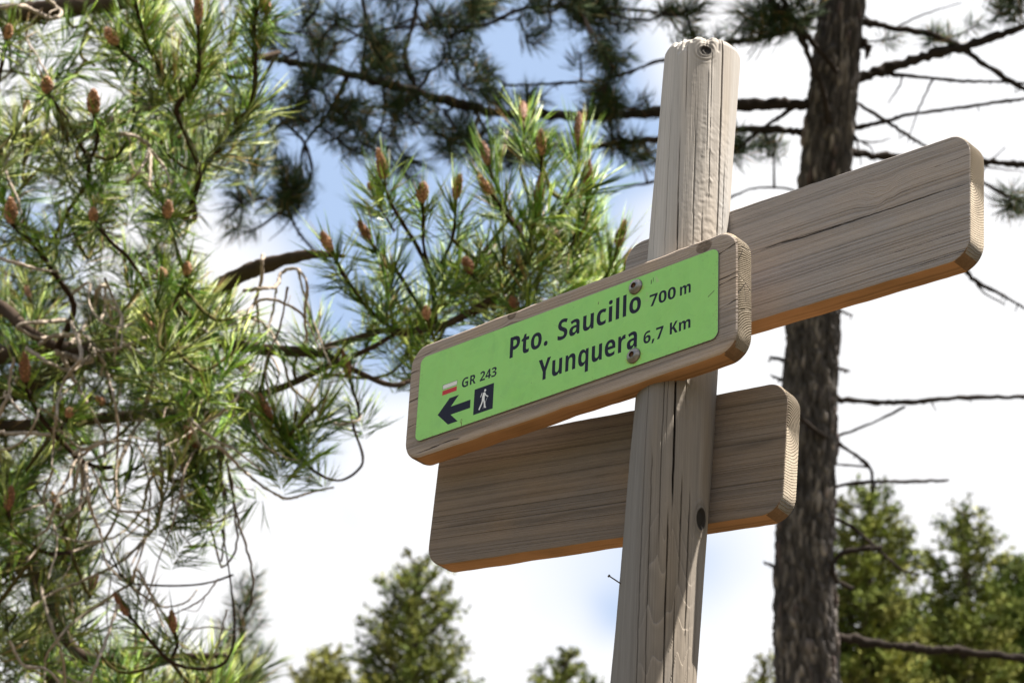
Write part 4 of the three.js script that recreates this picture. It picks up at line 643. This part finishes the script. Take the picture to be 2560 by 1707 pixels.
  part('high_crown', mergeGeometries(mass), darkNeedleMat, tree, { kind: 'stuff' });
}

// ---------------------------------------------------------------- trees further off
const leafMat = new THREE.MeshPhysicalMaterial({ vertexColors: true, roughness: 0.8, specularIntensity: 0.3 });
// sprays of short flat leaves spread over boughs: bough lines are [start, end, spread]
function crown(boughs, seed, perM, leaf, hues, base) {
  const R = rng(seed), pos = [], idx = [], col = [], rv = () => V(R() - 0.5, R() - 0.5, R() - 0.5);
  for (const [a, b, spread, dens = 1] of boughs) {
    const L = a.distanceTo(b), axis = b.clone().sub(a).normalize(), n = Math.max(4, Math.round(perM * 0.22 * L * dens)), bt = 0.65 + 0.6 * R(), bh = Math.floor(R() * hues.length);
    for (let k = 0; k < n; k++) {                    // twigs off the bough, leafy along their length
      const t = Math.pow(R(), 0.75), p = a.clone().lerp(b, t), dir = rv().normalize().multiplyScalar(0.9).add(axis.clone().multiplyScalar(0.75)).add(V(0, 0.35, 0)).normalize(), tl = spread * (1.25 - 0.7 * t) * (0.5 + 0.8 * R());
      const tb = bt * (0.6 + 0.75 * R()), th = hues[R() < 0.6 ? bh : Math.floor(R() * hues.length)], m = Math.round(7 + tl * 75);
      for (let q = 0; q < m; q++) {
        const u = (q + R()) / m, o = p.clone().add(dir.clone().multiplyScalar(tl * u)).add(rv().multiplyScalar(0.012)), d = rv().normalize().add(dir.clone().multiplyScalar(0.8)).normalize(), s = rv().cross(d).normalize(), l = leaf * (0.55 + 0.6 * R()), v = pos.length / 3, c = tb * (0.8 + 0.4 * R()), w = l * 0.17, nrm = s.clone().cross(d).multiplyScalar(l * 0.08);
        for (const e of [o, o.clone().add(d.clone().multiplyScalar(l * 0.5)).add(s.clone().multiplyScalar(w)).add(nrm), o.clone().add(d.clone().multiplyScalar(l)), o.clone().add(d.clone().multiplyScalar(l * 0.5)).sub(s.clone().multiplyScalar(w)).add(nrm)]) { pos.push(e.x - base.x, e.y - base.y, e.z - base.z); col.push(th[0] * c, th[1] * c * 0.98, th[2] * c); }
        idx.push(v, v + 1, v + 2, v, v + 2, v + 3);
      }
    }
  }
  return geo(pos, idx, col);
}
const firHues = [[0.13, 0.165, 0.03], [0.165, 0.195, 0.04], [0.085, 0.12, 0.024], [0.21, 0.22, 0.05]], oliveHues = [[0.21, 0.22, 0.05], [0.16, 0.18, 0.04], [0.25, 0.245, 0.06]], deepHues = [[0.08, 0.13, 0.022], [0.11, 0.16, 0.028], [0.15, 0.19, 0.04]];
// a conical tree whose top is seen at (x, y); half width in px at every step of 100 px below it
function fir(label, category, x, y, d, half, seed, opt = {}) {
  const R = rng(seed), top = at(x, y, d), base = at(x + (opt.lean || 0), 1568, d).setY(0), m = pxm(1, d), tree = thing('fir_tree', label, category, base, opt.group);
  base.set(top.x + 0.02 * (R() - 0.5), 0, top.z); tree.position.copy(base);
  const H0 = top.y, tr = [base.clone(), V(base.x + 0.05, H0 * 0.5, base.z), V(top.x, H0 - 0.4, top.z), top.clone().add(V(0, -0.03, 0))];
  part('trunk', tube(tr, [0.16, 0.1, 0.03, 0.008], { seed, tone: [0.1, 0.08, 0.065], base, sides: 8, step: 0.1 }), barkMat, tree);
  const boughs = [], lines = [], depth = (half.length - 1) * 100 * m / Math.cos(27 * D2R) ;
  const NB = opt.boughs || 70;
  boughs.push([top.clone().add(V(0, 0.02, 0)), top.clone().add(V(0, -0.35, 0)), 0.05 + m * half[0] * 0.3, 1.2]);
  for (let k = 0; k < NB; k++) {
    const t = Math.pow((k + 0.6) / NB, 0.75), yy = top.y - depth * t, f = t * (half.length - 1), i = Math.min(half.length - 2, Math.floor(f)), hw = lerp(half[i], half[i + 1], f - i) * m * (0.72 + 0.45 * R());
    const az = k * 2.39996 + (R() - 0.5) * 0.7, a = V(top.x, yy, top.z), b = V(top.x + Math.cos(az) * hw, yy + hw * (0.35 + 0.3 * R()) * (opt.rise ?? 1), top.z + Math.sin(az) * hw);
    boughs.push([a.clone().lerp(b, 0.12), b, Math.min(0.28, 0.07 + hw * 0.24) * (opt.fat || 1)]); lines.push(tube([a, a.clone().lerp(b, 0.5).add(V(0, -0.02, 0)), b], [0.016, 0.01, 0.004], { seed: k, tone: [0.08, 0.065, 0.05], base, sides: 5, step: 0.15 }));
  }
  // the part of the tree below the frame
  for (let k = 0; k < 24; k++) { const yy = (top.y - depth) * (0.98 - 0.5 * k / 24), az = k * 2.4, hw = half[half.length - 1] * m * (1 + 0.6 * k / 24), a = V(top.x, yy, top.z), b = V(top.x + Math.cos(az) * hw, yy + 0.1, top.z + Math.sin(az) * hw); boughs.push([a, b, 0.35, 0.5]); lines.push(tube([a, b], [0.025, 0.006], { seed: k, tone: [0.08, 0.065, 0.05], base, sides: 5, step: 0.3 })); }
  part('boughs', mergeGeometries(lines), barkMat, tree);
  part('crown', crown(boughs, seed + 50, opt.perM || 130, opt.leaf || 0.05, opt.hues || firHues, base), leafMat, tree);
}
fir('conical green fir with its top just under the low board', 'tree', 968, 1280, 20, [30, 74, 106, 122, 145], 11, { boughs: 95, perM: 165, leaf: 0.05, fat: 1.1 });
fir('small rounded olive tree top left of the conical fir', 'tree', 752, 1498, 21, [26, 75, 95], 12, { hues: oliveHues, boughs: 50, perM: 190, fat: 1.35 });
fir('small tree tip left of the post at the bottom edge', 'tree', 1302, 1492, 24, [18, 75, 100], 13, { boughs: 44, perM: 150, leaf: 0.055 });
fir('small tree tip left of the dark trunk at the bottom edge', 'tree', 1756, 1508, 24, [14, 52, 80], 14, { boughs: 40, perM: 140, hues: oliveHues });
fir('tall thin-crowned fir just right of the dark trunk', 'tree', 2000, 1120, 19, [34, 90, 120, 130, 145, 155], 15, { boughs: 105, perM: 190, leaf: 0.055, rise: 0.5, fat: 1.3 });
fir('airy fir with tiered branches at far right', 'tree', 2222, 1168, 19.5, [34, 86, 95, 105, 120, 130], 16, { boughs: 85, perM: 190, leaf: 0.055, rise: 0.4, fat: 1.3 });
fir('dense dark green tree at the lower right corner', 'tree', 2350, 1300, 22, [30, 85, 120, 150], 17, { boughs: 80, perM: 230, hues: deepHues, fat: 1.5, leaf: 0.055 });
fir('bushy green tree low between the two taller firs', 'tree', 2130, 1420, 23, [40, 130, 150, 170], 18, { boughs: 80, perM: 210, hues: deepHues, fat: 1.5, leaf: 0.055 });
// slender dark pine far behind at the lower left
{
  const d = 13, base = at(572, 1568, d).setY(0), R = rng(19), tree = thing('pine_tree', 'slender dark pine top behind the hanging twigs at lower left', 'tree', base), top = at(572, 1345, d);
  base.x = top.x; base.z = top.z; tree.position.copy(base);
  part('trunk', tube([base.clone(), V(base.x, top.y * 0.6, base.z), top.clone()], [0.1, 0.06, 0.006], { seed: 4, tone: [0.06, 0.045, 0.035], base, sides: 8, step: 0.08 }), barkMat, tree);
  for (let k = 0; k < 46; k++) {
    const t = Math.pow(k / 46, 0.8), yy = top.y - t * 1.1, hw = (0.05 + 0.26 * t) * (0.6 + 0.6 * R()), az = k * 2.4, a = V(top.x, yy - 0.06, top.z), b = V(top.x + Math.cos(az) * hw, yy + 0.07, top.z + Math.sin(az) * hw);
    const s = part('twig', tube([b, a.clone().lerp(b, 0.5).add(V(0, -0.02, 0)), a], [0.004, 0.006, 0.008], { seed: k, tone: [0.05, 0.04, 0.03], base, sides: 5, step: 0.06 }), barkMat, tree);
    const nm = part('needles', tufts.dark[k % 6], darkNeedleMat, s, { kind: 'stuff' }); setAlong(nm, b.clone().sub(base), b.clone().sub(a).normalize(), R() * 6); nm.scale.setScalar(0.6 + 0.35 * R());
  }
}

renderer.render(scene, camera);
